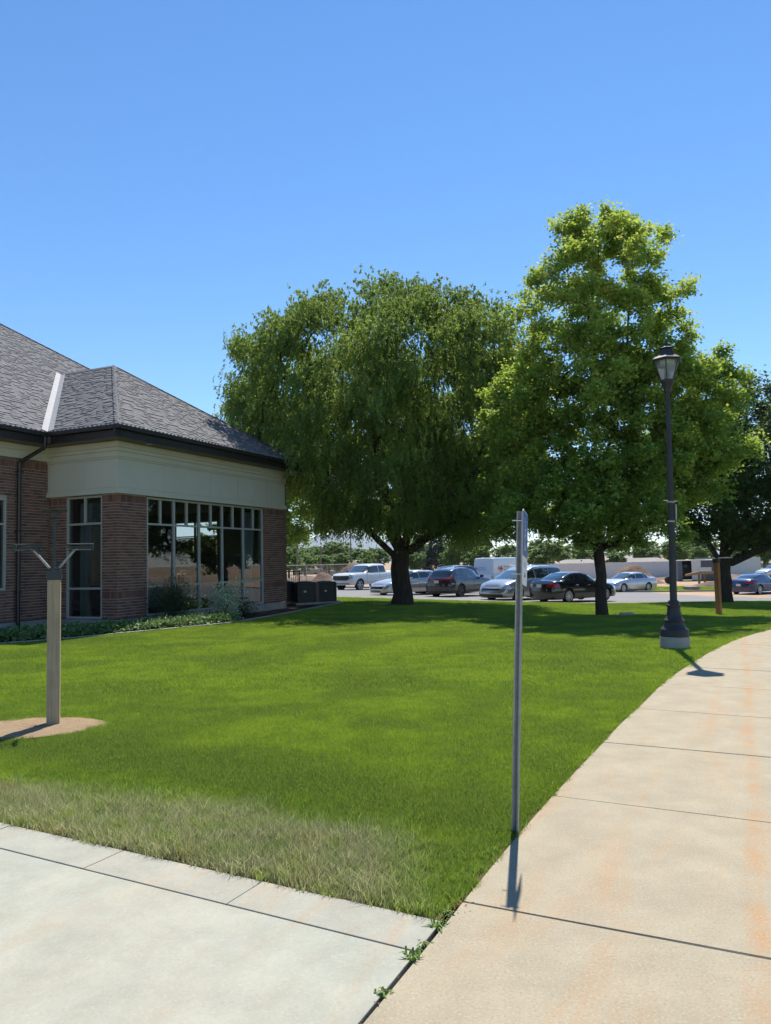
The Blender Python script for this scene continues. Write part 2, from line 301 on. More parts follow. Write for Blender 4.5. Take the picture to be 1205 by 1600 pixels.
class MB:
    def __init__(s): s.v = []; s.f = []
    def add(s, vs, fs):
        b = len(s.v); s.v += [tuple(v) for v in vs]; s.f += [tuple(b+i for i in f) for f in fs]; return s
    def box(s, c, d, rz=0, M4=None):
        x, y, z = (k/2 for k in d); vs = [Vector((a*x, b*y, e*z)) for a in (-1, 1) for b in (-1, 1) for e in (-1, 1)]
        R = Matrix.Rotation(rz, 3, 'Z') if rz else None
        vs = [(R@v if R else v)+Vector(c) for v in vs]
        if M4 is not None: vs = [M4@v for v in vs]
        return s.add(vs, [(0, 1, 3, 2), (4, 6, 7, 5), (0, 4, 5, 1), (2, 3, 7, 6), (0, 2, 6, 4), (1, 5, 7, 3)])
    def boxf(s, o, ax, ay, az):
        """box from origin and three edge vectors"""
        o, ax, ay, az = map(Vector, (o, ax, ay, az)); vs = [o+ax*a+ay*b+az*c for a in (0, 1) for b in (0, 1) for c in (0, 1)]
        return s.add(vs, [(0, 1, 3, 2), (4, 6, 7, 5), (0, 4, 5, 1), (2, 3, 7, 6), (0, 2, 6, 4), (1, 5, 7, 3)])
    def tube(s, pts, r, n=8, cap=True):
        pts = [Vector(p) for p in pts]; rs = r if isinstance(r, (list, tuple)) else [r]*len(pts); vs = []; fs = []
        prev = None
        for i, p in enumerate(pts):
            d = (pts[min(i+1, len(pts)-1)]-pts[max(i-1, 0)]); d = d.normalized() if d.length > 1e-9 else Vector((0, 0, 1))
            if prev is None: a = d.orthogonal().normalized()
            else: a = (prev-d*prev.dot(d)); a = a.normalized() if a.length > 1e-6 else d.orthogonal().normalized()
            prev = a; b = d.cross(a)
            for k in range(n): t = 2*PI*k/n; vs.append(p+(a*math.cos(t)+b*math.sin(t))*rs[i])
        for i in range(len(pts)-1):
            for k in range(n): fs.append((i*n+k, i*n+(k+1) % n, (i+1)*n+(k+1) % n, (i+1)*n+k))
        if cap: fs.append(tuple(range(n))[::-1]); fs.append(tuple((len(pts)-1)*n+k for k in range(n)))
        return s.add(vs, fs)
    def lathe(s, prof, n=24, c=(0, 0, 0), ph=0, axis='Z'):
        vs = []; fs = []
        for r, z in prof:
            for k in range(n):
                t = 2*PI*k/n+ph
                v = (r*math.cos(t), r*math.sin(t), z)
                if axis == 'Y': v = (v[0], v[2], v[1])
                vs.append((v[0]+c[0], v[1]+c[1], v[2]+c[2]))
        for i in range(len(prof)-1):
            for k in range(n): fs.append((i*n+k, i*n+(k+1) % n, (i+1)*n+(k+1) % n, (i+1)*n+k))
        fs.append(tuple(range(n))[::-1]); fs.append(tuple((len(prof)-1)*n+k for k in range(n)))
        return s.add(vs, fs)
    def prism(s, poly, z0, z1):
        n = len(poly); return s.add([(x, y, z0) for x, y in poly]+[(x, y, z1) for x, y in poly],
            [tuple(range(n))[::-1], tuple(range(n, 2*n))]+[(i, (i+1) % n, n+(i+1) % n, n+i) for i in range(n)])
    def mesh(s, name, smooth=None, bevel=0):
        me = bpy.data.meshes.new(name); me.from_pydata(s.v, [], s.f)
        bm = bmesh.new(); bm.from_mesh(me); bmesh.ops.recalc_face_normals(bm, faces=bm.faces)
        if bevel: bmesh.ops.bevel(bm, geom=[e for e in bm.edges if e.calc_face_angle(0) > .5], offset=bevel, segments=2, profile=.6, affect='EDGES', clamp_overlap=True)
        bm.to_mesh(me); bm.free()
        if smooth is not None:
            me.polygons.foreach_set('use_smooth', [True]*len(me.polygons))
            try: me.set_sharp_from_angle(angle=smooth)
            except Exception: pass
        return me
    def build(s, name, mat, parent=None, smooth=None, bevel=0): return mesh_obj(name, s.mesh(name, smooth, bevel), mat, parent)
def ipol(poly, n):
    """resample a polyline to n points by arc length"""
    P = np.array(poly, float); d = np.r_[0, np.cumsum(np.linalg.norm(np.diff(P, axis=0), axis=1))]; t = np.linspace(0, d[-1], n)
    return np.stack([np.interp(t, d, P[:, 0]), np.interp(t, d, P[:, 1])], 1)
def smooth_poly(P, it=3):
    P = np.array(P, float)
    for _ in range(it):
        Q = [P[0]]
        for a, b in zip(P[:-1], P[1:]): Q += [a*.75+b*.25, a*.25+b*.75]
        Q.append(P[-1]); P = np.array(Q)
    return P
def ruled(name, A, B, n, m, mat, dz=0, parent=None, kind='structure', jitter=0):
    A = ipol(A, n); B = ipol(B, n); V = []
    for i in range(n):
        for j in range(m):
            p = A[i]*(1-j/(m-1))+B[i]*j/(m-1); V.append((p[0], p[1], gz(p[0], p[1])+dz+random.uniform(-jitter, jitter)))
    idx = np.array([(i*m+j, (i+1)*m+j, (i+1)*m+j+1, i*m+j+1) for i in range(n-1) for j in range(m-1)])
    me = fast_mesh(name, V, 4, idx=idx); me.polygons.foreach_set('use_smooth', [True]*len(me.polygons))
    bm = bmesh.new(); bm.from_mesh(me)
    if sum(f.normal.z for f in bm.faces) < 0: bmesh.ops.reverse_faces(bm, faces=bm.faces)
    bm.to_mesh(me); bm.free()
    o = mesh_obj(name, me, mat, parent)
    if kind: o['kind'] = kind
    return o
def inpoly(P, poly):
    P = np.asarray(P); x, y = P[:, 0], P[:, 1]; c = np.zeros(len(P), bool); n = len(poly); j = n-1
    for i in range(n):
        xi, yi = poly[i]; xj, yj = poly[j]
        cond = ((yi > y) != (yj > y)) & (x < (xj-xi)*(y-yi)/((yj-yi) if yj != yi else 1e-12)+xi); c ^= cond; j = i
    return c
def polydist(P, poly, closed=True):
    P = np.asarray(P); d = np.full(len(P), 1e9); Q = list(poly)+([poly[0]] if closed else [])
    for a, b in zip(Q[:-1], Q[1:]):
        a = np.array(a); b = np.array(b); ab = b-a; L = ab@ab+1e-12; t = np.clip(((P-a)@ab)/L, 0, 1); d = np.minimum(d, np.linalg.norm(P-(a+t[:, None]*ab), axis=1))
    return d
def set_sm(o): o.data.polygons.foreach_set('use_smooth', [True]*len(o.data.polygons)); return o

# ------------------------------------------------------------------ ground, lawn, pavements
def nonuni(a, b, n, p=3.0):
    t = np.linspace(-1, 1, n); return (a+b)/2+(b-a)/2*np.sign(t)*np.abs(t)**p
def build_ground():
    xs = nonuni(-2600, 2600, 90, 3.2); ys = np.r_[np.linspace(-60, 120, 60), 120+(np.linspace(0, 1, 30)[1:]**2.2)*4200]
    V = [(x, y, gz(x, y)-.07) for x in xs for y in ys]; m = len(ys)
    idx = [(i*m+j, (i+1)*m+j, (i+1)*m+j+1, i*m+j+1) for i in range(len(xs)-1) for j in range(m-1)]
    o = mesh_obj('ground', fast_mesh('ground', V, 4, idx=idx), M['dirt']); set_sm(o); tag(o, kind='structure')
build_ground()

WL = smooth_poly([(-1.93, -.9), (-1.0, .96), (-.13, 2.70), (.10, 3.17), (.32, 3.63), (.69, 4.40), (1.07, 5.15), (1.44, 5.86), (1.85, 6.62), (2.25, 7.4), (2.75, 8.27), (3.35, 9.4), (4.04, 10.55), (6.03, 13.6), (8.3, 16.3), (11.2, 18.9), (15.2, 21.3), (20.5, 23.6), (28, 26)], 2)
ARC = np.r_[0, np.cumsum(np.linalg.norm(np.diff(WL, axis=0), axis=1))]
def wl(s):
    p = np.array([np.interp(s, ARC, WL[:, 0]), np.interp(s, ARC, WL[:, 1])]); q = np.array([np.interp(s+.05, ARC, WL[:, 0]), np.interp(s+.05, ARC, WL[:, 1])]); r = np.array([np.interp(s-.05, ARC, WL[:, 0]), np.interp(s-.05, ARC, WL[:, 1])])
    d = (q-r)/np.linalg.norm(q-r); return p, d, np.array([d[1], -d[0]])
def s_at(x, y): # arc parameter nearest to a point
    D = [np.hypot(*(wl(s)[0]-np.array([x, y]))) for s in np.arange(0, 20, .02)]; return float(np.argmin(D)*.02)
WW = 2.75
walk = empty('sidewalk', (0, 0, 0), kind='structure')
js = [s_at(*p) for p in [(.32, 3.63), (1.07, 5.17), (1.85, 6.59), (2.66, 7.98), (3.52, 9.45)]]
js = [js[0]-3.3, js[0]-1.65]+js
while js[-1] < ARC[-1]-2: js.append(js[-1]+1.62)
def slab_mesh(a, b, tp, m=6, width=WW, tilt=0.):
    g = .003; L = []; n = 5
    rows = []
    for i in range(n):
        s = a+g+(b-a-2*g)*i/(n-1); p, d, r = wl(s); rows.append([p+r*width*j/(m-1) for j in range(m)])
    out = [rows[i][0] for i in range(n)]+[rows[-1][j] for j in range(1, m)]+[rows[i][-1] for i in range(n-2, -1, -1)]+[rows[0][j] for j in range(m-2, 0, -1)]
    mb = MB(); N = len(out)
    top = [(p[0], p[1], gz(p[0], p[1])+tp) for p in out]
    cx = sum(p[0] for p in out)/N; cy = sum(p[1] for p in out)/N
    def inset(p, d): v = Vector((cx-p[0], cy-p[1], 0)).normalized(); return (p[0]+v.x*d, p[1]+v.y*d, p[2])
    t2 = [inset(p, .006) for p in top]; lo = [(p[0], p[1], p[2]-.008) for p in top]; bt = [(p[0], p[1], p[2]-.12) for p in top]
    vs = t2+lo+bt; fs = [tuple(range(N))]
    for q in range(2):
        for i in range(N): fs.append((q*N+i, q*N+(i+1) % N, (q+1)*N+(i+1) % N, (q+1)*N+i))
    mb.add(vs, fs); return mb
for k, (a, b) in enumerate(zip(js[:-1], js[1:])):
    slab_mesh(a, b, random.uniform(-.0015, .0015)).build('slab', M['walk'], walk)

DA = np.array([-2.5, 4.89]); DD = np.array([.8837, -.4680]); DN = np.array([.468, .884])     # border: point, direction to the sidewalk, normal to the lawn
sc = 3.055                       # length from DA to the sidewalk corner
drive = empty('driveway', (0, 0, 0), kind='structure')
def quadslab(q, z, th, mat, name, par, bev=.005):
    mb = MB(); mb.prism([tuple(p) for p in q], z-th, z); return mb.build(name, mat, par, bevel=bev)
ed = [1.095-k*.98 for k in range(-1, 12)]    # joints along the border, from the right
ed = [sc-.02]+[2.075-k*.98 for k in range(0, 12)]
E0_ = np.array([.210, 3.455]); EV = np.array([-.428, -.904])
for a, b in zip(ed[:-1], ed[1:]):
    a2 = a-.002; b2 = b+.002; p0 = DA+DD*a2; p1 = DA+DD*b2
    if a == ed[0]: p0 = E0_; q0 = E0_+EV*.278
    else: q0 = p0-DN*.278
    quadslab([p1, p1-DN*.278, q0, p0], -.004+random.uniform(-.002, .002), .12, M['strip'], 'slab', drive)
cor = E0_+EV*.287
p_left = DA+DD*(-9)-DN*.287
quadslab([cor, p_left, p_left-DN*9+DD*2, cor+EV*6.0], -.006, .13, M['drive'], 'slab', drive)

# bed border (mowing strip) between lawn and building bed
BE = smooth_poly([(-13, 13.6), (-10.2, 15.2), (-8.6, 16.3), (-7.6, 16.9), (-6.6, 18.1), (-5.3, 19.6), (-4.45, 20.6), (-3.75, 22.6), (-3.15, 24.9), (-2.62, 27.3), (-2.5, 29.2), (-2.0, 30.6), (-1.9, 32.2), (-2.6, 33.6), (-5, 34.6)], 2)
LOT = smooth_poly([(-40, 40), (-12, 39.3), (-3.0, 38.6), (.7, 36.9), (2.86, 35.6), (5.6, 34.1), (8.3, 33.4), (10.2, 33.7), (13.8, 35.9), (19.7, 38.9), (30, 42), (60, 46)], 2)
FAR = [(-40, 66), (-12, 63), (0, 60.5), (10, 57.5), (17, 56.2), (22, 55.8), (30, 56.5), (60, 60)]
LAWN = [tuple(DA+DD*(-9)), tuple(DA+DD*sc)]+[tuple(p) for p in WL if p[1] > 3.55]+[(30, 41)]+[tuple(p) for p in LOT[::-1] if -5 < p[0] < 30]+[tuple(p) for p in BE[::-1]]
def cells(name, poly, step, dz, mat, margin):
    P = np.array(poly); xs = np.arange(P[:, 0].min()-1, P[:, 0].max()+1, step); ys = np.arange(P[:, 1].min()-1, P[:, 1].max()+1, step)
    g = np.array([(x, y) for x in xs for y in ys]); ok = inpoly(g, poly) | (polydist(g, poly) < margin)
    V = []; idx = []; ky = {}
    for (x, y) in g[ok]:
        q = []
        for a, b in ((0, 0), (1, 0), (1, 1), (0, 1)):
            k = (round((x+(a-.5)*step)/step*2), round((y+(b-.5)*step)/step*2))
            if k not in ky: ky[k] = len(V); X = k[0]*step/2; Y = k[1]*step/2; V.append((X, Y, gz(X, Y)+dz))
            q.append(ky[k])
        idx.append(q)
    o = mesh_obj(name, fast_mesh(name, V, 4, idx=np.array(idx)), mat); set_sm(o); tag(o, kind='structure'); return o
cells('lawn_ground', LAWN, .4, -.028, M['turf'], .25)
# verge on the outer side of the sidewalk
outer = [wl(s)[0]+wl(s)[2]*(WW-.1) for s in np.linspace(1, ARC[-1]-1, 30)]; outer2 = [p+np.array([30, -14]) for p in outer]
ruled('verge', outer, outer2, 30, 20, M['turf'], -.03)
# bed
ruled('planting_bed', BE, [(-16, 17), (-13, 19), (-10, 21), (-9, 22), (-8, 23), (-7.5, 25), (-6, 28), (-5, 31), (-6, 34.5)], 60, 8, M['mulch'], -.012, jitter=.012)
bed = empty('bed_edging', kind='structure'); L = ipol(BE, 75)
for i in range(len(L)-1):
    a, b = L[i], L[i+1]; d = b-a; ln = np.linalg.norm(d); d /= ln; r = np.array([d[1], -d[0]]); z0 = gz(*a); z1 = gz(*b); w2 = .07
    a2 = a+d*.006; b2 = b-d*.006; mb = MB()
    pts = [(*(a2-r*w2), z0), (*(a2+r*w2), z0), (*(b2+r*w2), z1), (*(b2-r*w2), z1)]
    mb.add([(p[0], p[1], p[2]-.08) for p in pts]+[(p[0], p[1], p[2]+.03) for p in pts], [(0, 3, 2, 1), (4, 5, 6, 7), (0, 1, 5, 4), (1, 2, 6, 5), (2, 3, 7, 6), (3, 0, 4, 7)])
    mb.build('edging_block', M['kerb'], bed, bevel=.008)
# parking lot and kerbs
ruled('parking_lot', LOT, FAR, 60, 14, M['asphalt'], -.055)
kb = empty('kerb', kind='structure')
for line, off, top in ((ipol([p for p in LOT if -14 < p[0] < 40], 26), -.1, .02), (ipol([p for p in FAR], 24), .1, .07)):
    for a, b in zip(line[:-1], line[1:]):
        d = b-a; d = d/np.linalg.norm(d); r = np.array([d[1], -d[0]]); mb = MB(); a = a+d*.008; b = b-d*.008
        q = [(a-r*.09, a+r*.09, b+r*.09, b-r*.09)][0]; pts = [(p[0], p[1], gz(p[0], p[1])) for p in q]
        mb.add([(p[0], p[1], p[2]-.15) for p in pts]+[(p[0], p[1], p[2]+top) for p in pts], [(0, 3, 2, 1), (4, 5, 6, 7), (0, 1, 5, 4), (1, 2, 6, 5), (2, 3, 7, 6), (3, 0, 4, 7)])
        mb.build('kerb_stone', M['kerb'], kb, bevel=.015)
# round sand patches
def patch(name, cx, cy, rx, ry, mat, n=40, dz=.012):
    rings = 7; V = []; idx = []
    for q in range(rings):
        for k in range(n):
            t = 2*PI*k/n; f = q/(rings-1)*(1+.05*math.sin(3*t+1)+.03*math.sin(7*t)); x = cx+rx*f*math.cos(t); y = cy+ry*f*math.sin(t)
            V.append((x, y, gz(x, y)+dz*(1-.9*(q/(rings-1))**3)+random.uniform(-.006, .006)*(q < rings-1)))
    for q in range(rings-1):
        for k in range(n): idx.append((q*n+k, (q+1)*n+k, (q+1)*n+(k+1) % n, q*n+(k+1) % n))
    o = mesh_obj(name, fast_mesh(name, V, 4, idx=np.array(idx)), mat); set_sm(o); tag(o, kind='structure'); return o
def m_sand():
    g = NG('pink_sand'); P = g.pos(); a = g.noise(70, 4, P, .75); b = g.noise(8, 5, P, .6)
    c = g.mix(.5, g.ramp(a, [(.3, (.20, .135, .075)), (.7, (.50, .37, .235))]), g.ramp(b, [(.3, (.26, .18, .11)), (.7, (.40, .295, .19))]))
    g.bsdf(c, .95, 0, a, 1., .02, spec=.1); return g.m
M['sand'] = m_sand()
SANDS = [(-3.62, 7.72, .70, .52), (10.25, 23.3, .62, .5), (6.6, 23.1, .75, .7), (.55, 30.9, 1.3, 1.0)]
patch('sand_patch', *SANDS[0], M['sand']); patch('sand_patch', *SANDS[1], M['sand']); patch('soil_patch', *SANDS[2], M['soil']); patch('soil_patch', *SANDS[3], M['soil'])

# ------------------------------------------------------------------ grass
def tuft(name, n, R, h, wd, lean, seed):
    r = np.random.default_rng(seed); a = r.uniform(0, 2*PI, n); q = R*np.sqrt(r.uniform(0, 1, n)); x = q*np.cos(a); y = q*np.sin(a)
    hh = h*r.uniform(.55, 1.1, n); yaw = r.uniform(0, 2*PI, n); ln = r.uniform(0, lean, n)*hh; az = r.uniform(0, 2*PI, n); w_ = wd*r.uniform(.6, 1.2, n)/2
    px = np.cos(yaw)*w_; py = np.sin(yaw)*w_; lx = np.cos(az)*ln; ly = np.sin(az)*ln; z = np.zeros(n)
    b1 = np.stack([x-px, y-py, z-.01], 1); b2 = np.stack([x+px, y+py, z-.01], 1)
    m1 = np.stack([x-px*.8+lx*.35, y-py*.8+ly*.35, hh*.55], 1); m2 = np.stack([x+px*.8+lx*.35, y+py*.8+ly*.35, hh*.55], 1); t = np.stack([x+lx, y+ly, hh], 1)
    V = np.stack([b1, b2, m2, m1, t], 1).reshape(-1, 3); base = np.arange(n)*5
    idx = np.concatenate([np.stack([base, base+1, base+2], 1), np.stack([base, base+2, base+3], 1), np.stack([base+3, base+2, base+4], 1)])
    rv = np.repeat(r.uniform(0, 1, n), 5); me = fast_mesh(name, V, 3, rnd=rv, idx=idx); me.materials.append(M['grass'])
    return bpy.data.objects.new(name, me)
def grass_object(name, P, sc_, rot, var, tufts):
    """one point mesh plus geometry nodes that set a tuft on each point"""
    me = bpy.data.meshes.new(name); me.vertices.add(len(P)); me.vertices.foreach_set('co', np.ascontiguousarray(P, dtype=np.float32).ravel())
    for nm, val, ty in (('tscale', sc_, 'FLOAT'), ('trot', rot, 'FLOAT'), ('tvar', var, 'INT')):
        a = me.attributes.new(nm, ty, 'POINT'); a.data.foreach_set('value', np.ascontiguousarray(val, dtype=np.int32 if ty == 'INT' else np.float32))
    me.materials.append(M['grass']); o = link(bpy.data.objects.new(name, me)); o['kind'] = 'stuff'
    c = bpy.data.collections.new(name+'_tufts')
    for t in tufts: c.objects.link(t)
    ng = bpy.data.node_groups.new(name, 'GeometryNodeTree')
    ng.interface.new_socket('Geometry', in_out='INPUT', socket_type='NodeSocketGeometry'); ng.interface.new_socket('Geometry', in_out='OUTPUT', socket_type='NodeSocketGeometry')
    N = ng.nodes; gi = N.new('NodeGroupInput'); go = N.new('NodeGroupOutput'); ip = N.new('GeometryNodeInstanceOnPoints'); ci = N.new('GeometryNodeCollectionInfo')
    ci.inputs['Collection'].default_value = c; ci.inputs['Separate Children'].default_value = True; ci.inputs['Reset Children'].default_value = True
    def at(nm, ty):
        q = N.new('GeometryNodeInputNamedAttribute'); q.data_type = ty; q.inputs[0].default_value = nm; return q.outputs['Attribute']
    cx = N.new('ShaderNodeCombineXYZ'); ng.links.new(at('trot', 'FLOAT'), cx.inputs[2])
    er = N.new('FunctionNodeEulerToRotation'); ng.links.new(cx.outputs[0], er.inputs[0])
    ng.links.new(gi.outputs[0], ip.inputs['Points']); ng.links.new(ci.outputs[0], ip.inputs['Instance']); ip.inputs['Pick Instance'].default_value = True
    ng.links.new(at('tvar', 'INT'), ip.inputs['Instance Index']); ng.links.new(er.outputs[0], ip.inputs['Rotation']); ng.links.new(at('tscale', 'FLOAT'), ip.inputs['Scale'])
    ng.links.new(ip.outputs[0], go.inputs[0]); md = o.modifiers.new('grass', 'NODES'); md.node_group = ng; return o
def sample(poly, step, margin, y0, y1, margin_max=1e9):
    P = np.array(poly); xs = np.arange(max(P[:, 0].min(), -22), min(P[:, 0].max(), 27), step); ys = np.arange(max(P[:, 1].min(), y0), min(P[:, 1].max(), y1), step)
    g = np.array([(x, y) for x in xs for y in ys])+RNG.uniform(-.5, .5, (len(xs)*len(ys), 2))*step
    g = g[(g[:, 1] >= y0) & (g[:, 1] < y1) & (np.abs(g[:, 0]) < .62*g[:, 1]+1.2)]
    g = g[inpoly(g, poly)]; d = polydist(g, poly); g = g[(d > margin) & (d < margin_max)]
    for cx, cy, rx, ry in SANDS:
        g = g[((g[:, 0]-cx)/(rx+margin*.3))**2+((g[:, 1]-cy)/(ry+margin*.3))**2 > RNG.uniform(.78, 1.06, len(g))]
    return g
def lay(name, g, lo, hi, tufts):
    n = len(g); z = np.array([gz(x, y)-.028 for x, y in g]); big = RNG.uniform(lo, hi, n)
    grass_object(name, np.c_[g, z], big, RNG.uniform(0, 6.28, n), RNG.integers(0, len(tufts), n), tufts)
T1 = [tuft('tuft', 640, .11, .052, .0036, .9, k) for k in range(5)]
lay('grass', sample(LAWN, .085, .085, 0, 9.5), .8, 1.15, T1)
T2 = [tuft('tuft', 60, .035, .055, .0042, .9, 20+k) for k in range(4)]
lay('grass', sample(LAWN, .036, .018, 0, 9.5, .12), .75, 1.25, T2)
T3 = [tuft('tuft', 560, .20, .052, .0062, .9, 40+k) for k in range(4)]
lay('grass', sample(LAWN, .17, .12, 9.5, 20), .85, 1.15, T3)
T4 = [tuft('tuft', 70, .06, .055, .007, .9, 50+k) for k in range(3)]
lay('grass', sample(LAWN, .075, .025, 9.5, 20, .16), .8, 1.2, T4)
T5 = [tuft('tuft', 420, .36, .060, .013, .8, 60+k) for k in range(3)]
lay('grass', sample(LAWN, .32, .12, 20, 42), .85, 1.15, T5)
# longer straw-coloured blades on the dry strip beside the driveway
gd = sample(LAWN, .05, .05, 0, 9.5); dd = (gd-DA)@DN; gd = gd[(dd < .9+.12*gd[:, 0]+RNG.uniform(-.35, .2, len(gd))) & (gd[:, 0] < .15)]
lay('grass', gd, .8, 1.3, [tuft('tuft', 46, .055, .095, .0040, 1.1, 80+k) for k in range(4)])
# ------------------------------------------------------------------ the brick building
U = Vector((math.sin(math.radians(24.2)), math.cos(math.radians(24.2)), 0)); N_ = Vector((U.y, -U.x, 0)); C0 = Vector((-7.13, 19.85, 0)); Z3 = Vector((0, 0, 1))
bld = empty('brick_building', C0, 0, 'brown brick building with cream frieze, grey shingled hip roof and tall windows', 'building')
BI = Matrix.Translation(-C0)
def bb(mb, name, mat, parent=None, bevel=0, **kw):      # world-space MB -> child of the building
    me = mb.mesh(name, None, bevel)
    me.transform(BI); return mesh_obj(name, me, mat, parent if parent is not None else bld)
def W(s, t, z): return C0+U*s+N_*t+Z3*z       # s along the long facade, t outward, z up
def bx(mb, s0, s1, t0, t1, z0, z1): return mb.boxf(W(s0, t0, z0), U*(s1-s0), N_*(t1-t0), Z3*(z1-z0))
DEPTH = 7.2; LEN = 8.24; IN = -2.49          # wing: inner corner at t=IN (main wall line)
# wall cores (mortar), each butted
ZB, ZT = .24, 4.96
th = .22; mo = -.012     # mortar face set back from the brick face
def wallbox(*a): mb = MB(); bx(mb, *a); return bb(mb, 'wall', M['mortar'])
w_pier = wallbox(0+.012, 1.13, -th, mo, ZB, 3.6)                       # pier, right face
w_pier2 = wallbox(.012, th, -.53, -th-.001, ZB, 3.6)                   # pier, left face
w_right = wallbox(6.93, LEN-.002, -th, mo, ZB, 3.6)
w_ret = wallbox(.012, th, IN+.001, -1.83, ZB, 3.6)                     # return wall
w_main = wallbox(-1.36, 0.01, IN-th, IN+mo, ZB, 4.58)                  # main wall right of window
w_over = wallbox(-2.56, -1.362, IN-th, IN+mo, 3.48, 4.58)
w_under = wallbox(-2.56, -1.362, IN-th, IN+mo, ZB, 1.08)
w_left = wallbox(-9, -2.562, IN-th, IN+mo, ZB, 4.58)
w_far = wallbox(LEN, LEN+.44, -th-.15, -.16, 0, ZT-.02)                # pier beyond the frieze
# foundation and cast stone ledge
mb = MB(); bx(mb, -.03, 6.93, -th, .03, -.15, .22); bx(mb, 6.932, LEN+.02, -th, .05, -.15, .235); bx(mb, -.03, th, IN-.01, -th-.002, -.15, .22); bx(mb, -9, -.032, IN-th, IN+.03, -.15, .22)
bb(mb, 'foundation', M['stone'], bevel=.012)
# bricks
BL, BH, J = .191, .062, .0145
bricks = []   # (origin, along, out, up vectors)
def brick_face(wl_, o, al, out, s0, s1, z0, z1, sold=()):
    """running bond on a wall face from s0..s1, z0..z1; sold = list of z starts with a soldier course of height .2"""
    z = z0; row = 0; L = s1-s0
    sold = sorted(sold)
    while z < z1-.02:
        if sold and z >= sold[0]-.04:
            sold.pop(0); s = 0
            while s < L-.01:
                w_ = min(BH, L-s); bricks.append((o+al*(s0+s)+Z3*z, al*w_, out, Z3*min(.196, z1-z), wl_)); s += BH+J
            z += .2055; row += 1; continue
        s = -(BL+J)/2 if row % 2 else 0
        while s < L-.01:
            a = max(s, 0); b = min(s+BL, L)
            if b-a > .004: bricks.append((o+al*(s0+a)+Z3*z, al*(b-a), out, Z3*min(BH, z1-z), wl_))
            s += BL+J
        z += BH+J; row += 1
OUT = .045
oR = C0-N_*(OUT)       # brick back plane on right face
brick_face(w_pier, W(0, -OUT, 0), U, N_*OUT, 0, 1.125, ZB, 3.565, (.80, 3.32))
brick_face(w_right, W(6.935, -OUT, 0), U, N_*OUT, 0, 1.30, ZB, 3.565, (.80, 3.32))
brick_face(w_pier2, W(OUT, -OUT-.002, 0), -N_, -U*OUT, 0, .48, ZB, 3.565, (.80, 3.32))
brick_face(w_ret, W(OUT, -1.83, 0), -N_, -U*OUT, 0, .655, ZB, 3.565, (.80, 3.32))
brick_face(w_main, W(0, IN-OUT, 0), -U, N_*OUT, 0.0, 1.355, ZB, 3.56, ())
brick_face(w_over, W(0, IN-OUT, 0), -U, N_*OUT, 0.0, 2.56, 3.565, 4.57, (4.34,))
brick_face(w_under, W(0, IN-OUT, 0), -U, N_*OUT, 1.36, 2.56, ZB, 1.06, ())
brick_face(w_left, W(0, IN-OUT, 0), -U, N_*OUT, 2.57, 5.5, ZB, 3.56, ())
brick_face(w_far, W(LEN, -.16-.001, 0), U, N_*.012, 0.0, .44, .02, 4.9, ())
def vis(b):
    c = b[0]; d = c.length
    px = c.x/c.y
    return d+(100 if abs(px) > .515 else 0)
bricks.sort(key=vis)
pool = {}
def unit_brick(al, out, up):
    key = (round(al.x, 2), round(al.y, 2), round(out.x, 3), round(up.length, 2))
    if key not in pool:
        m = MB(); m.boxf((0, 0, 0), al, out, up); pool[key] = m.mesh('brick'); pool[key].materials.append(M['brick'])
    return pool[key]
rest = {}
for i, (o, al, out, up, wl_) in enumerate(bricks):
    out2 = out*(1+random.uniform(-.05, .09))
    if i < 300:
        ob = bpy.data.objects.new('brick', unit_brick(al, out, up)); link(ob, wl_); ob.location = o-C0+out.normalized()*random.uniform(-.001, .004)
    else: rest.setdefault(wl_.name, (wl_, MB()))[1].boxf(o, al, out2, up)
for wl_, rm_ in rest.values(): bb(rm_, 'bricks', M['brick'], wl_)['kind'] = 'stuff'
# windows --------------------------------------------------
def winframe(parent_name, o, al, out, Wd, z0, z1, vs, tv, rails, glassmat=M['glass'], fw=.055, fd=.09):
    """frame with mullions: vs full-height mullions, tv extra mullions in the transom row, rails = heights"""
    f = MB()
    def bar(a0, a1, h0, h1, d0=0., d1=fd): f.boxf(o+al*a0+Z3*h0+out*(-.10+d0), al*(a1-a0), out*(d1-d0), Z3*(h1-h0))
    bar(0, fw, z0, z1); bar(Wd-fw, Wd, z0, z1); bar(fw, Wd-fw, z1-fw, z1); bar(fw, Wd-fw, z0, z0+fw)
    for v in vs: bar(v-fw/2, v+fw/2, z0+fw, z1-fw, 0, fd+.004)
    edges = [fw]+[q for v in vs for q in (v-fw/2, v+fw/2)]+[Wd-fw]
    for r in rails:
        for a, b in zip(edges[::2], edges[1::2]): bar(a, b, r-fw/2, r+fw/2)
    for v in tv: bar(v-fw/2, v+fw/2, rails[-1]+fw/2, z1-fw)
    fr = bb(f, parent_name, M['trim'])
    # panes
    full = [0]+list(vs)+[Wd]; rr = [z0]+list(rails)+[z1]
    for k in range(len(full)-1):
        for j in range(len(rr)-1):
            cols = [full[k], full[k+1]]
            if j == len(rr)-2: cols = sorted(cols+[t for t in tv if full[k] < t < full[k+1]])
            for a, b in zip(cols[:-1], cols[1:]):
                p = MB(); tl = random.uniform(-.0015, .0015)
                q = [o+al*(a+.02)+Z3*(rr[j]+.02)+out*(-.06), o+al*(b-.02)+Z3*(rr[j]+.02)+out*(-.06+tl), o+al*(b-.02)+Z3*(rr[j+1]-.02)+out*(-.06+tl), o+al*(a+.02)+Z3*(rr[j+1]-.02)+out*(-.06)]
                p.add(q, [(0, 1, 2, 3)]); bb(p, 'pane', glassmat, fr)
    return fr
B5 = [1.16*k for k in range(1, 5)]
winframe('window', W(1.13, 0, 0), U, N_, 5.80, .24, 3.555, B5, [1.16*(k+.5) for k in range(5)], [1.05, 2.80])
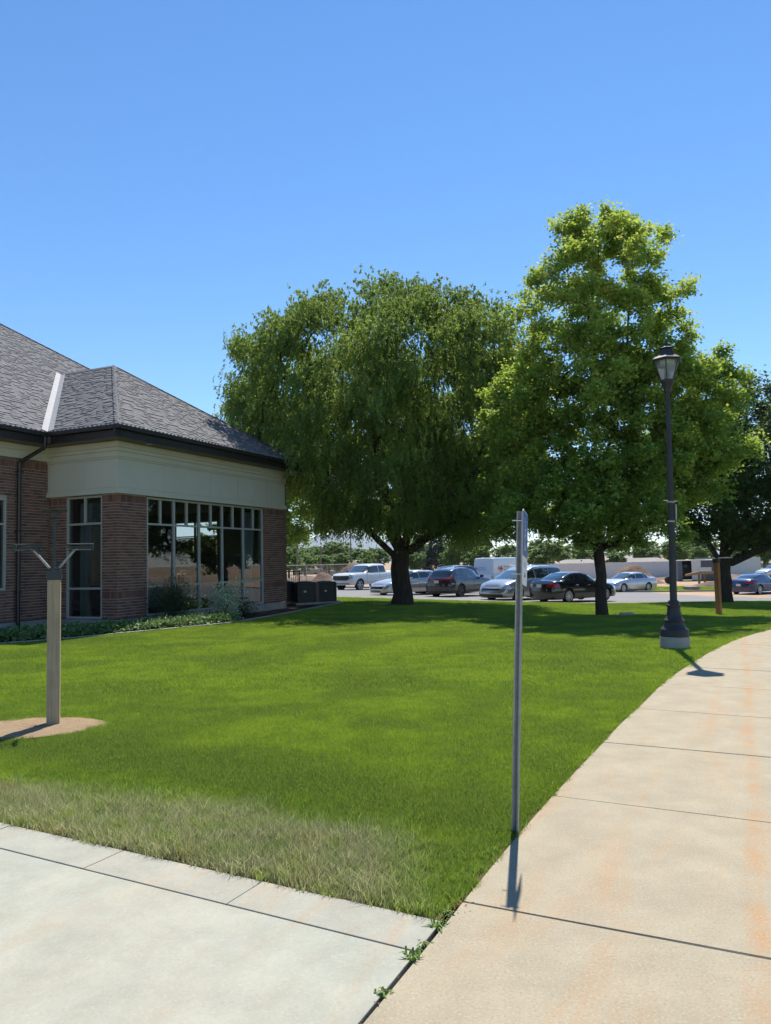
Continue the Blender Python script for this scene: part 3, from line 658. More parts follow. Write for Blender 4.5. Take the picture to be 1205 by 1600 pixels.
winframe('window', W(0, -.53, 0), -N_, -U, 1.30, .24, 3.555, [], [.64], [1.05, 2.80])
winframe('window', W(-1.36, IN, 0), -U, N_, 1.20, 1.08, 3.48, [], [.6], [2.80])
# frieze: core box, panels proud of it, mouldings
mb = MB(); bx(mb, -.06, LEN+.02, -.3, .06, 3.575, ZT); bx(mb, -.06, .3, IN+.005, -.302, 3.575, ZT); fz = bb(mb, 'frieze', M['cream'])
def fpanel(o, al, out, a, b, z0, z1): m_ = MB(); m_.boxf(o+al*(a+.004)+Z3*z0, al*(b-a-.008), out, Z3*(z1-z0)); bb(m_, 'panel', M['cream'], fz, bevel=.003)
o1 = W(0, .06, 0)
for a, b in ((-.06, 1.75), (1.75, 3.9), (3.9, 5.35), (5.35, 7.05), (7.05, LEN+.02)): fpanel(o1, U, N_*.014, a, b, 3.74, 4.5)
o2 = W(-.06, .06, 0)
for a, b in ((0, 1.18), (1.18, 2.5)): fpanel(o2, -N_, -U*.014, a, b, 3.74, 4.5)
def mould(name, z0, z1, d, mat=M['cream']):
    m_ = MB(); bx(m_, -.06-d, LEN+.02+d, .06, .06+d, z0, z1); bx(m_, -.06-d, -.06, IN+.005, .06-.0005, z0, z1); return bb(m_, name, mat, fz, bevel=.006)
mould('moulding', 3.575, 3.67, .055); mould('moulding', 3.672, 3.73, .03); mould('moulding', 4.51, 4.56, .03); mould('moulding', 4.562, 4.70, .045); mould('moulding', 4.702, 4.80, .075); mould('moulding', 4.802, ZT-.003, .105)
# main wall frieze band under its eave
m_ = MB(); bx(m_, -9, -.07, IN-.2, IN+.05, 4.585, ZT); bb(m_, 'frieze', M['cream'])
m_ = MB(); bx(m_, -9, -.12, IN+.052, IN+.09, 4.80, ZT-.004); bb(m_, 'moulding', M['cream'])
# roof ------------------------------------------------------
OV = .60; ZG = 5.28; PT = .68; SP = math.sqrt(1+PT*PT)
LW = LEN+2*OV; half = LW/2; TH = 13.2            # TH: main far hip corner along s from the inner corner
def roofpt(s, inn, which):   # point on a roof slope
    if which == 'R': return W(-OV+s, OV-inn, ZG+PT*inn)              # right slope of wing, s from corner
    if which == 'L': return W(-OV+inn, OV-s, ZG+PT*inn)              # left slope of wing (faces -U); s = distance towards -N
    if which == 'M': return W(s, IN+OV-inn, ZG+PT*inn)               # main slope parallel to the long facade
mb = MB(); e = -.02
def rp(*a): p = roofpt(*a); p.z += e; return p
pk = rp(half, half, 'R'); v_in = half     # wing ridge height reached at inn=half
jn = roofpt(0, 0, 'M')
# junction of wing ridge with main slope: main inn = half, s on main = half-OV
J1 = W(half-OV, IN+OV-half, ZG+PT*half); VB = W(-OV, IN+OV, ZG); VF = W(LEN+OV, IN+OV, ZG)
for q in (J1, VB, VF): q.z += e
c1 = rp(0, 0, 'R'); c2 = rp(LW, 0, 'R')
MI = 10.2
A = [c1, c2, pk, J1, VB, VF]
mb.add(A, [(0, 1, 2), (0, 2, 3, 4), (1, 5, 3, 2)])
ms = -9.6
m0 = rp(ms, 0, 'M'); m1 = VB; m2 = rp(TH, 0, 'M'); m3 = rp(TH-MI, MI, 'M'); m4 = rp(ms, MI, 'M'); mj = J1
b1 = W(TH, IN+OV-2*MI, ZG+e); b2 = W(ms, IN+OV-2*MI, ZG+e)
mb.add([m0, m1, mj, VF, m2, m3, m4, b1, b2], [(0, 1, 2, 5, 6), (2, 3, 4, 5), (4, 7, 5), (5, 7, 8, 6), (0, 6, 8)])
rf = bb(mb, 'roof', M['shingle'])
# shingles in rows: the 300 nearest ones singly, the others joined
sh = []
EX = .145
def rows(which, inside, L, Imax, s_lo=0):
    up = (roofpt(0, 1, which)-roofpt(0, 0, which)).normalized(); al = (roofpt(1, 0, which)-roofpt(0, 0, which)).normalized()
    nrm = al.cross(up); nrm = nrm if nrm.z > 0 else -nrm
    r = 0; inn = 0.0
    while inn < Imax:
        s = s_lo-random.uniform(0, .3)
        while s < L:
            w_ = random.choice((.10, .13, .16, .20, .24)); mid = s+w_/2
            if inside(mid, inn+EX/SP/2):
                thick = random.choice((.010, .012, .026, .028))
                o = roofpt(s, inn, which); sh.append((o, al*(w_-.004), up*(EX+.03), nrm*thick, up))
            s += w_
        inn += EX/SP; r += 1
rows('R', lambda s, i: i < s < LW-i, LW, half-.05)
rows('L', lambda s, i: s > i and s < OV-IN-OV+i+.02+(0), 9, half-.05)
rows('M', lambda s, i: (s < -OV+i*1.0-.0 or i > half) and s < TH-i and s > -3.2+0*i, TH, MI-.05, -3.2)
sh.sort(key=lambda q: q[0].length+(100 if abs(q[0].x/q[0].y) > .515 else 0))
rest = MB(); pool2 = {}
def shv(al, up, nr):
    # wedge: thick at the lower edge, thin at the top
    a, u, t = al, up, nr; b0 = Vector((0, 0, 0)); dn = nr.normalized()*-.004
    return [b0+dn, a+dn, a+u+dn, u+dn, b0+t+dn, a+t+dn, a+u+t*.25, u+t*.25], [(4, 5, 6, 7), (0, 1, 5, 4), (1, 2, 6, 5), (3, 0, 4, 7)]
for i, (o, al, up, nr, _) in enumerate(sh):
    vs, fs = shv(al, up, nr)
    if i < 300:
        key = (round(al.x, 3), round(al.y, 3), round(nr.length, 3))
        if key not in pool2: q = MB(); q.add(vs, fs); pool2[key] = q.mesh('shingle'); pool2[key].materials.append(M['shingle'])
        ob = link(bpy.data.objects.new('shingle', pool2[key]), rf); ob.location = o-C0
    else: rest.add([v+o for v in vs], fs)
r_ = bb(rest, 'shingles', M['shingle'], rf); r_['kind'] = 'stuff'
# hip and ridge caps (overlapping folded pieces)
def caps(a, b, n, left, right):
    d = (b-a)/n; dn = d.normalized()
    for i in range(n):
        m_ = MB(); o = a+d*i+Z3*.03; l = left*.13; r = right*.13; dd = d*1.18
        m_.add([o+l, o+Z3*.012, o+r, o+dd+l-Z3*.01, o+dd+Z3*.002, o+dd+r-Z3*.01, o+l-Z3*.02, o+r-Z3*.02], [(0, 1, 4, 3), (1, 2, 5, 4), (0, 6, 7, 2, 1)])
        bb(m_, 'ridge_cap', M['shingle'], rf)
def dirdown(which): p = roofpt(0, 0, which)-roofpt(0, 1, which); return p.normalized()
caps(roofpt(0, 0, 'R'), roofpt(half, half, 'R'), 34, (-U*1-Z3*PT*.7).normalized(), (N_-Z3*PT*.7).normalized())
caps(roofpt(LW, 0, 'R'), roofpt(half, half, 'R'), 34, (N_-Z3*PT*.7).normalized(), (U-Z3*PT*.7).normalized())
caps(roofpt(half, half, 'R'), J1+Z3*.02, 10, (-U-Z3*PT).normalized(), (U-Z3*PT).normalized())
caps(roofpt(TH, 0, 'M'), roofpt(TH-MI, MI, 'M'), 60, (N_-Z3*PT*.7).normalized(), (U-Z3*PT*.7).normalized())
# valley flashing
m_ = MB(); a = VB+Z3*.05; b = J1+Z3*.05; d = (b-a); hz = Vector((d.x, d.y, 0)).normalized(); sd_ = Vector((hz.y, -hz.x, 0))
upn = Z3*.02
m_.add([a-sd_*.15+Z3*.07, a-Z3*0, a+sd_*.15+Z3*.07, b-sd_*.15+Z3*.07, b, b+sd_*.15+Z3*.07], [(0, 1, 4, 3), (1, 2, 5, 4)]); bb(m_, 'valley_flashing', M['flash'], rf)
# gutter, fascia, soffit
def gut(p, q, out, name='gutter', miter0=0, miter1=0):
    d = (q-p).normalized(); p = p-d*miter0; q = q+d*miter1
    m_ = MB(); m_.boxf(p-Z3*.12-out*.0, q-p, out*.11, Z3*.115); bb(m_, name, M['fascia'], bevel=.012)
    m_ = MB(); m_.boxf(p-Z3*.31-out*.05, q-p, out*.048, Z3*.30); bb(m_, 'fascia', M['fascia'])
    m_ = MB()
    L_ = (q-p).length; k = 0
    while k < L_:
        m_.boxf(p+d*k+out*.06+Z3*.0, d*.035, out*.05, Z3*.022); k += .155
    cl = bb(m_, 'gutter_clips', M['flash']); cl['kind'] = 'stuff'
gut(W(-OV, OV, ZG), W(LEN+OV, OV, ZG), N_, miter0=.11, miter1=.11)
gut(W(-OV, OV-.002, ZG), W(-OV, IN+OV+.11, ZG), -U)
gut(W(ms, IN+OV, ZG), W(-OV-.002, IN+OV, ZG), N_, miter1=-.0)
gut(W(LEN+OV, OV-.002, ZG), W(LEN+OV, IN+OV, ZG), U)
gut(W(LEN+OV+.2, IN+OV, ZG), W(TH, IN+OV, ZG), N_)
m_ = MB(); zt = ZT; bx(m_, -OV, LEN+OV, -.3+.0, OV-.06, zt+.002, zt+.03); bx(m_, -OV+.05, -.08, IN, -.302, zt+.002, zt+.03); bx(m_, -9.5, -OV+.048, IN-.1, IN+OV-.06, zt+.002, zt+.03); bx(m_, LEN+.1, LEN+OV, -5, -.302, zt+.002, zt+.03); bb(m_, 'soffit', M['fascia'])
m_ = MB(); m_.lathe([(.09, -.012), (.09, 0)], 20, tuple(W(.75, .42, ZT-.002))); bb(m_, 'soffit_light', M['trim'])
# downspout
m_ = MB(); p0 = W(-OV-.10, IN+OV+.03, ZG-.13); p1 = W(-OV-.12, IN+OV+.03, ZG-.42); p2 = W(-1.06, IN+.10, ZG-.82); p3 = W(-1.06, IN+.10, .1)
m_.tube([p0, p1], .055, 8); m_.tube([p1, p2], .055, 8); m_.tube([p2, p3], .055, 8)
for z in (4.2, 2.6, 1.0): bx(m_, -1.13, -.99, IN+.02, IN+.17, z, z+.03)
bb(m_, 'downspout', M['fascia'])
# far-end, back walls and interior shell
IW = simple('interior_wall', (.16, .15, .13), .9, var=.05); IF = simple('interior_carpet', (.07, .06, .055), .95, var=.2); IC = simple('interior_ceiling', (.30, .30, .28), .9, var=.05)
m_ = MB()
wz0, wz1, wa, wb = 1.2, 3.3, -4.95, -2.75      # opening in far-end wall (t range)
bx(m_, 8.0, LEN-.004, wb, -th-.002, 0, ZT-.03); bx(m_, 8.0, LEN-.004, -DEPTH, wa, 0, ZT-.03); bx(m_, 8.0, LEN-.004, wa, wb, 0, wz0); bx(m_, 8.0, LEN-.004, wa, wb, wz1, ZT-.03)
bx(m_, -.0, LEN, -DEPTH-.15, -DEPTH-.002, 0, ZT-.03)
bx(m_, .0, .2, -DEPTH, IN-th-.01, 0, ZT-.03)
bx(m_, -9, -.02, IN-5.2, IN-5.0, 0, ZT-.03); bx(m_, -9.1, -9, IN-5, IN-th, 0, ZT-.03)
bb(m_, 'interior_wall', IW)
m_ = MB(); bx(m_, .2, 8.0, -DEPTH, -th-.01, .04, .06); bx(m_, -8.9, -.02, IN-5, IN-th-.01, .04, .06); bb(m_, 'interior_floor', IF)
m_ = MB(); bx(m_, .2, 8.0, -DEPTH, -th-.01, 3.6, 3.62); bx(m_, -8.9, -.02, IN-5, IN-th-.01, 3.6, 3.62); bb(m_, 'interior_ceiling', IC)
m_ = MB(); bx(m_, 11.8, 12.2, IN-14, -8.2, 0, ZT-.03); bx(m_, LEN+.5, 11.8, -8.4, -8.2, 0, ZT-.03); bb(m_, 'wall', M['brick'])
# rear window with blinds
BLM = simple('brown_blind', (.10, .085, .06), .7, var=.1)
fr = MB(); o = W(8.0, wb, 0)
for a, b, h0, h1 in ((0, .05, wz0, wz1), (2.15, 2.2, wz0, wz1), (.05, 2.15, wz1-.05, wz1), (.05, 2.15, wz0, wz0+.05), (1.08, 1.13, wz0+.05, wz1-.05), (.05, 1.08, 2.70, 2.74), (1.13, 2.15, 2.70, 2.74)):
    fr.boxf(o-N_*a+Z3*h0+U*.02, -N_*(b-a), U*.1, Z3*(h1-h0))
rw = bb(fr, 'rear_window', M['trim'])
for a0, a1 in ((.06, 1.07), (1.14, 2.14)):
    z = 1.27; first = None
    bl = MB()
    while z < 2.68:
        sl_ = MB(); sl_.boxf(o-N_*a0+Z3*z-U*.03, -N_*(a1-a0), U*.016+Z3*-.040, Z3*.002); bb(sl_, 'blind_slat', BLM, rw); z += .052
IM = {'curtain': simple('pale_curtain', (.34, .38, .36), .85, var=.1, scale=2), 'desk': simple('dark_desk', (.06, .04, .03), .5), 'chair': simple('grey_upholstery', (.20, .22, .23), .8)}
def curtain(p, al, wd, z0, z1, label):
    n = 36; V = []; F_ = []
    for i in range(n+1):
        s = wd*i/n; dd = .05*math.sin(i*1.45)+.02*math.sin(i*.6); pinch = 1
        for j, z in enumerate((z0, (z0+z1)*.35, z1)):
            k = 1-(.35 if j == 1 else 0)*1; q = Vector(p)+al*(s*k)+Vector((al.y, -al.x, 0))*dd; V.append((q.x, q.y, z))
    for i in range(n):
        for j in range(2): F_.append((i*3+j, (i+1)*3+j, (i+1)*3+j+1, i*3+j+1))
    m_ = MB(); m_.add(V, F_); c = m_.build('curtain', IM['curtain'], smooth=1.2); md = c.modifiers.new('s', 'SOLIDIFY'); md.thickness = .006; tag(c, label, 'curtain', 'curtains hanging inside the tall windows')
curtain(W(.45, -.78, 0)-N_*.95, N_, .42, .1, 3.4, 'pale curtain gathered in the narrow window left of the brick pier')
curtain(W(6.25, -.35, 0), U, .60, .1, 3.4, 'pale curtain at the right end of the wide gridded window')
curtain(W(-1.9, IN-.4, 0), U, .25, .3, 3.4, 'pale curtain inside the window at the left edge of the picture')
# desk and office chairs seen through the glass
dk = empty('desk', W(3.3, -1.6, .06), -math.radians(24), 'dark office desk seen dimly through the wide gridded window', 'desk')
m_ = MB(); m_.box((0, 0, .72), (.8, 1.8, .04)); m_.build('tabletop', IM['desk'], dk)
for a in (-.36, .36):
    for b in (-.8, .8): m_ = MB(); m_.box((a, b, .35), (.05, .05, .70)); m_.build('leg', IM['desk'], dk)
def ochair(p, rz, label):
    c = empty('armchair', p, rz, label, 'chair', 'pale armchairs inside the building'); m_ = MB(); m_.box((0, 0, .42), (.6, .58, .16)); m_.build('seat', IM['chair'], c, bevel=.04)
    m_ = MB(); m_.box((-.27, 0, .85), (.14, .58, .75)); m_.build('backrest', IM['chair'], c, bevel=.05)
    for b in (-.31, .31): m_ = MB(); m_.box((0, b, .58), (.55, .09, .10)); m_.build('armrest', IM['chair'], c, bevel=.03)
    for a in (-.25, .25):
        for b in (-.25, .25): m_ = MB(); m_.box((a, b, .17), (.04, .04, .34)); m_.build('leg', IM['desk'], c)
ochair(W(2.5, -1.0, .06), 2.2, 'pale armchair inside behind the second bay of the wide window')
ochair(W(4.3, -1.1, .06), 1.2, 'pale armchair inside behind the middle bay of the wide window')
ochair(W(.95, -2.3, .06), .3, 'pale armchair inside behind the narrow window left of the pier')
# ------------------------------------------------------------------ condensers, railing, posts, lamp, sign
def condenser(x, y, rz, label, hh=.86, w=.82):
    c = empty('condenser', (x, y, gz(x, y)), rz, label, 'air conditioner', 'air conditioning units beside the building')
    m_ = MB(); m_.box((0, 0, .04), (w+.22, w+.22, .09)); m_.build('pad', M['stone'], c, bevel=.01)
    def rsq(r, k=6):
        out = []
        for q, (sx, sy) in enumerate(((1, 1), (-1, 1), (-1, -1), (1, -1))):
            for i in range(k+1): t = q*PI/2+i*PI/2/k; out.append((sx*(w/2-r)+r*math.cos(t), sy*(w/2-r)+r*math.sin(t)))
        return out
    R_ = rsq(.14); inner = [(x_*.93, y_*.93) for x_, y_ in R_]
    m_ = MB(); m_.prism(inner, .09, hh-.04); m_.build('coil', M['blackplastic'], c)
    g_ = MB(); z = .14
    while z < hh-.1: g_.prism([(a*1.0, b*1.0) for a, b in R_], z, z+.018); z += .042
    g_.build('louvres', M['dmetal'], c)['kind'] = 'stuff'
    m_ = MB(); m_.prism(R_, hh-.05, hh); m_.prism([(a*.96, b*.96) for a, b in R_], hh, hh+.03); m_.build('top', M['dmetal'], c, bevel=.01)
    m_ = MB(); m_.lathe([(.30, hh+.03), (.30, hh+.05), (.12, hh+.07), (.04, hh+.075)], 20); m_.build('fan_grille', M['blackplastic'], c)
    for sx in (-1, 1):
        for sy in (-1, 1): m_ = MB(); m_.box((sx*(w/2-.05), sy*(w/2-.05), hh/2+.04), (.06, .06, hh-.1)); m_.build('corner_post', M['dmetal'], c)
    m_ = MB(); m_.box((-.1, -w/2-.004, .52), (.10, .006, .07)); m_.build('label_plate', M['plate'], c)
condenser(-4.28, 30.7, .42, 'grey condenser partly hidden by the brick corner, nearest the wall')
condenser(-3.33, 30.2, .42, 'middle grey condenser of the three beside the brick corner')
condenser(-2.62, 31.5, .42, 'rightmost grey condenser, its pad next to the lawn edge')
rl = empty('railing', (-4.75, 36.5, gz(-4.7, 36.5)), .1, 'short black railing behind the condensers', 'railing')
m_ = MB(); m_.box((0, 0, 1.28), (.95, .05, .05)); m_.build('top_rail', M['fascia'], rl)
m_ = MB(); m_.box((0, 0, .2), (.95, .04, .04)); m_.build('bottom_rail', M['fascia'], rl)
for k in range(9): m_ = MB(); m_.box((-.42+k*.105, 0, .72), (.022, .022, 1.04)); m_.build('baluster', M['fascia'], rl)
for k in (-1, 1): m_ = MB(); m_.box((k*.49, 0, .66), (.06, .06, 1.36)); m_.build('post', M['fascia'], rl)

# lamp post
LX, LY = 4.97, 13.13
lp = empty('street_lamp', (LX, LY, gz(LX, LY)), .26, 'tall black lamp post with a glass lantern on a round concrete base', 'street lamp')
lp.rotation_euler = (0, math.radians(1.05), .0)
m_ = MB(); m_.lathe([(.243, -.1), (.245, .18), (.238, .195)], 36); m_.build('concrete_base', M['stone'], lp, smooth=.6)
def fl(prof, n=48, depth=.0, k=16):
    vs = []; fs = []
    for r, z, f in prof:
        for i in range(n): t = 2*PI*i/n; rr = r*(1-f*(.5+.5*math.cos(k*t))); vs.append((rr*math.cos(t), rr*math.sin(t), z))
    for q in range(len(prof)-1):
        for i in range(n): fs.append((q*n+i, q*n+(i+1) % n, (q+1)*n+(i+1) % n, (q+1)*n+i))
    return vs, fs
m_ = MB(); m_.add(*fl([(.236, .197, 0), (.238, .31, 0), (.232, .325, 0), (.205, .345, 0), (.165, .40, 0), (.16, .44, .0), (.172, .455, 0), (.176, .475, 0), (.165, .49, 0), (.15, .50, 0), (.128, .56, .05), (.112, .64, .06), (.108, .70, .04), (.118, .71, 0), (.118, .74, 0), (.098, .755, 0), (.092, .80, 0), (.078, .815, 0)], 64, k=16)); m_.build('cast_base', M['lamp'], lp, smooth=.7)
m_ = MB(); m_.add(*fl([(.062, .80, .09), (.052, 2.6, .09), (.040, 4.5, .09)], 64, k=16)); m_.build('shaft', M['lamp'], lp, smooth=.9)
m_ = MB()
for z in (2.18, 2.52): m_.lathe([(.058, z), (.062, z+.005), (.062, z+.025), (.058, z+.03)], 20)
m_.build('steel_band', M['galv'], lp)
m_ = MB(); m_.box((.075, -.02, 2.36), (.025, .05, .26)); m_.tube([(.07, -.03, 2.25), (.085, -.04, 2.1), (.06, -.04, 1.95)], .006, 6); m_.tube([(-.14, -.02, 2.56), (.10, -.02, 2.545)], .008, 6); m_.build('banner_bracket', M['galv'], lp)
m_ = MB(); m_.lathe([(.042, 4.48), (.055, 4.49), (.06, 4.53), (.075, 4.60), (.11, 4.66), (.118, 4.675), (.118, 4.70)], 24); m_.build('neck', M['lamp'], lp, smooth=.6)
def hexring(r, z): return [(r*math.cos(PI/3*k+HP), r*math.sin(PI/3*k+HP), z) for k in range(6)]
HP = -PI/2-.42
lan = MB()
b_, t_ = hexring(.112, 4.69), hexring(.232, 5.06)
for k in range(6): lan.tube([b_[k], t_[k]], .0095, 6)
for R_ in (hexring(.115, 4.70), hexring(.235, 5.05)):
    for k in range(6): lan.tube([R_[k], R_[(k+1) % 6]], .011, 6)
lanf = lan.build('lantern_frame', M['lamp'], lp)
for k in range(6):
    m_ = MB(); m_.add([Vector(b_[k])*1, b_[(k+1) % 6], t_[(k+1) % 6], t_[k]], [(0, 1, 2, 3)]); m_.build('lantern_pane', M['lampglass'], lanf)
m_ = MB(); m_.lathe([(.262, 5.055), (.268, 5.075), (.235, 5.10), (.185, 5.125), (.15, 5.165), (.138, 5.20), (.115, 5.245), (.085, 5.262), (.088, 5.27), (.118, 5.277), (.116, 5.287), (.05, 5.31), (.022, 5.33), (.018, 5.345), (.026, 5.36), (.018, 5.378), (.004, 5.42)], 6, ph=HP); m_.build('lantern_roof', M['lamp'], lp, bevel=.004)
m_ = MB(); m_.lathe([(.05, 4.70), (.052, 4.83), (.045, 4.84)], 20); m_.lathe([(.03, 4.84), (.045, 4.90), (.04, 4.96), (.02, 5.0)], 16); m_.build('bulb_socket', M['galv'], lp, smooth=.6)
m_ = MB(); m_.lathe([(.14, 5.05), (.12, 4.99), (.11, 4.985)], 20); m_.build('reflector', M['whitemark'], lp, smooth=.6)

# street sign on a U-channel post, seen almost edge-on
AZ = math.radians(16.0)
sp_ = empty('sign_post', (.71, 4.48, 0), 0, 'slightly leaning galvanised steel signpost at the sidewalk edge with a blue sign', 'sign')
sp_.rotation_euler = (-math.radians(4.6), math.radians(3.7), 0)
m_ = MB(); hw = .026; e_ = Vector((math.sin(AZ), math.cos(AZ), 0)); n_ = Vector((math.cos(AZ), -math.sin(AZ), 0))
# channel profile in the (e_, n_) frame; the flat back faces the sign, the open side faces left
prof = [(-.042, 0), (-.025, 0), (-.014, .022), (.014, .022), (.025, 0), (.042, 0), (.042, .004), (.028, .004), (.017, .026), (-.017, .026), (-.028, .004), (-.042, .004)]
prof = [(a*.62, b*1.0) for a, b in prof]
face = Matrix.Rotation(math.radians(52), 3, 'Z')
pr = [face@(e_*a+n_*b) for a, b in prof]; n = len(pr); T = 1.905
m_.add([(p.x, p.y, -.2) for p in pr]+[(p.x, p.y, T) for p in pr], [tuple(range(n))[::-1], tuple(range(n, 2*n))]+[(i, (i+1) % n, n+(i+1) % n, n+i) for i in range(n)])
m_.build('post', M['galv'], sp_)
hl = MB()
for k in range(58):
    z = .12+k*.0305; c_ = face@(n_*.034)
    c2 = face@(n_*.0); hl.lathe([(.0045, -.0006), (.0045, .0006)], 8, (0, 0, 0)) if False else None
    q = face@(n_*.0268); u_ = face@e_
    hl.boxf(Vector((q.x, q.y, z))-u_*.0045, u_*.009, face@n_*.0009, Z3*.009)
hl.build('post_holes', M['blackplastic'], sp_)['kind'] = 'stuff'
def rrect(w, h, r, n=5):
    o = []
    for q, (sx, sy) in enumerate(((1, 1), (-1, 1), (-1, -1), (1, -1))):
        for i in range(n+1): t = q*PI/2+i*PI/2/n; o.append((sx*(w/2-r)+r*math.cos(t), sy*(h/2-r)+r*math.sin(t)))
    return o
PW, PH_, PC = .305, .457, 1.675
def plate_pts(poly, off, cz=PC, ce=.03): return [n_*(.030+off)+e_*(a+ce)+Z3*(b+cz) for a, b in poly]
def slab2(poly, o0, o1, name, mat, par, cz=PC, ce=.03):
    m_ = MB(); n = len(poly); m_.add([tuple(v) for v in plate_pts(poly, o0, cz, ce)]+[tuple(v) for v in plate_pts(poly, o1, cz, ce)], [tuple(range(n))[::-1], tuple(range(n, 2*n))]+[(i, (i+1) % n, n+(i+1) % n, n+i) for i in range(n)]); return m_.build(name, mat, par)
pl_ = slab2(rrect(PW, PH_, .03), 0, .0022, 'sign_plate', M['galv'], sp_)
slab2(rrect(PW, PH_, .03), .0024, .0027, 'white_face', M['whitemark'], pl_)
slab2(rrect(PW-.02, .275, .02), .0029, .0031, 'blue_panel', M['bluemark'], pl_, cz=PC+.085)
mk = MB()
def strip2(pts, w_, mb, off=.0034, cz=PC+.085):
    for (a, b), (c, d) in zip(pts[:-1], pts[1:]):
        v = Vector((c-a, d-b)); q = Vector((-v.y, v.x)).normalized()*w_/2
        P_ = [(a+q.x, b+q.y), (a-q.x, b-q.y), (c-q.x, d-q.y), (c+q.x, d+q.y)]; mb.add([tuple(x) for x in plate_pts(P_, off, cz)], [(0, 1, 2, 3)])
strip2([(.05*math.cos(t), -.045+.05*math.sin(t)) for t in [math.radians(a_) for a_ in range(130, 385, 15)]], .012, mk)     # wheel
strip2([(-.02, .065), (-.015, .0), (.035, -.005), (.06, -.07)], .016, mk); strip2([(-.015, .03), (.03, .03)], .012, mk)
mk.add([tuple(x) for x in plate_pts([(-.022+.016*math.cos(t*PI/6), .088+.016*math.sin(t*PI/6)) for t in range(12)], .0034, PC+.085)], [tuple(range(12))])
mk.build('white_symbol', M['whitemark'], pl_)
mk = MB(); strip2([(-.04, 0), (.04, 0)], .014, mk, .0034, PC-.17); strip2([(-.03, .05), (-.03, .085)], .012, mk, .0034, PC-.17); strip2([(.02, .05), (.02, .085)], .012, mk, .0034, PC-.17)
mk.build('dark_marks', M['blackplastic'], pl_)
for z in (PC+.17, PC-.16):
    m_ = MB(); a_ = n_*.036+e_*.0+Z3*z; b_ = n_*-.045+Z3*z; m_.tube([tuple(b_), tuple(a_)], .004, 8); m_.tube([tuple(n_*.033+Z3*z), tuple(n_*.040+Z3*z)], .009, 8); m_.build('bolt', M['chrome'], sp_)

# timber post with metal arms in the sand patch
def arm_post(x, y, rz, label, wood, H_=1.50, wd=.125, metal=M['dmetal']):
    c = empty('timber_post', (x, y, gz(x, y)), rz, label, 'post', None)
    m_ = MB(); m_.box((0, 0, H_/2-.15), (wd, wd, H_+.3)); m_.build('post', wood, c, bevel=.006); return c
tp = arm_post(-3.48, 7.86, math.radians(20), 'weathered square timber post with metal arms and trays in a sand patch', M['wood'])
rt = -math.radians(20)-math.radians(-24)
def V3(x, y, z): return (x*math.cos(rt)-y*math.sin(rt), x*math.sin(rt)+y*math.cos(rt), z)
m_ = MB(); m_.box((0, 0, 1.535), (.142, .142, .10)); m_.box((0, 0, 1.60), (.10, .10, .03)); m_.build('metal_cap', M['dmetal'], tp, bevel=.006)
m_ = MB(); m_.box((0, 0, 1.85), (.032, .032, .50), rt); m_.build('mast', M['dmetal'], tp)
m_ = MB(); m_.box((0, 0, 2.215), (.24, .26, .012), rt); m_.box((0, 0, 2.175), (.07, .07, .07), rt); m_.lathe([(.05, 2.105), (.05, 2.112)], 12); m_.build('top_plate', M['dmetal'], tp)
for sg in (-1, 1):
    m_ = MB(); m_.tube([V3(sg*.04, 0, 1.60), V3(sg*.20, 0, 1.80), V3(sg*.23, 0, 1.80)], .013, 8); ar = m_.build('arm', M['galv'], tp)
    m_ = MB()
    for zz, rr in ((1.855, .007), (1.795, .006)):
        for yy in (-.13, .13): m_.tube([V3(sg*.12, yy, zz), V3(sg*.38, yy, zz)], rr*.8, 6)
    for yy in (-.13, .13): m_.tube([V3(sg*.38, yy, 1.855), V3(sg*.375, yy, 1.795)], .006, 6); m_.tube([V3(sg*.12, yy, 1.855), V3(sg*.16, yy, 1.795)], .006, 6)
    for xx in (.12, .38): m_.tube([V3(sg*xx, -.13, 1.855), V3(sg*xx, .13, 1.855)], .007, 6)
    for xx in (.16, .375): m_.tube([V3(sg*xx, -.13, 1.795), V3(sg*xx, .13, 1.795)], .006, 6)
    m_.box(V3(sg*.25, 0, 1.826), (.245, .03, .02), rt); m_.box(V3(sg*.13, 0, 1.83), (.012, .2, .04), rt); m_.box(V3(sg*.365, 0, 1.83), (.012, .2, .04), rt)
    m_.build('tray_frame', M['dmetal'], tp)
bp = arm_post(10.25, 23.34, math.radians(38), 'brown timber post with dark metal arms standing on the far lawn', M['redwood'], 1.62, .14)
m_ = MB(); m_.box((0, 0, 1.68), (.17, .17, .12)); m_.build('metal_cap', M['blackplastic'], bp)
rt = -math.radians(38)
m_ = MB(); m_.box(V3(-.38, 0, 1.76), (.62, .05, .04), rt); m_.box(V3(.28, .0, 1.765), (.42, .10, .03), rt); m_.build('arm', M['galv'], bp)
# stones on the soil beneath the maple
rb = empty('flat_stone', (7.2, 22.9, gz(7.2, 22.9)), .3, 'pale flat stone lying at the foot of the maple trunk', 'stone')
m_ = MB(); m_.add([(-.35, -.15, 0), (.3, -.2, 0), (.42, .1, 0), (-.1, .22, 0), (-.25, -.08, .07), (.1, -.12, .12), (.28, .03, .06), (-.06, .12, .09)], [(0, 1, 5, 4), (1, 2, 6, 5), (2, 3, 7, 6), (3, 0, 4, 7), (4, 5, 6, 7), (3, 2, 1, 0)]); m_.build('stone', M['stone'], rb, bevel=.02)
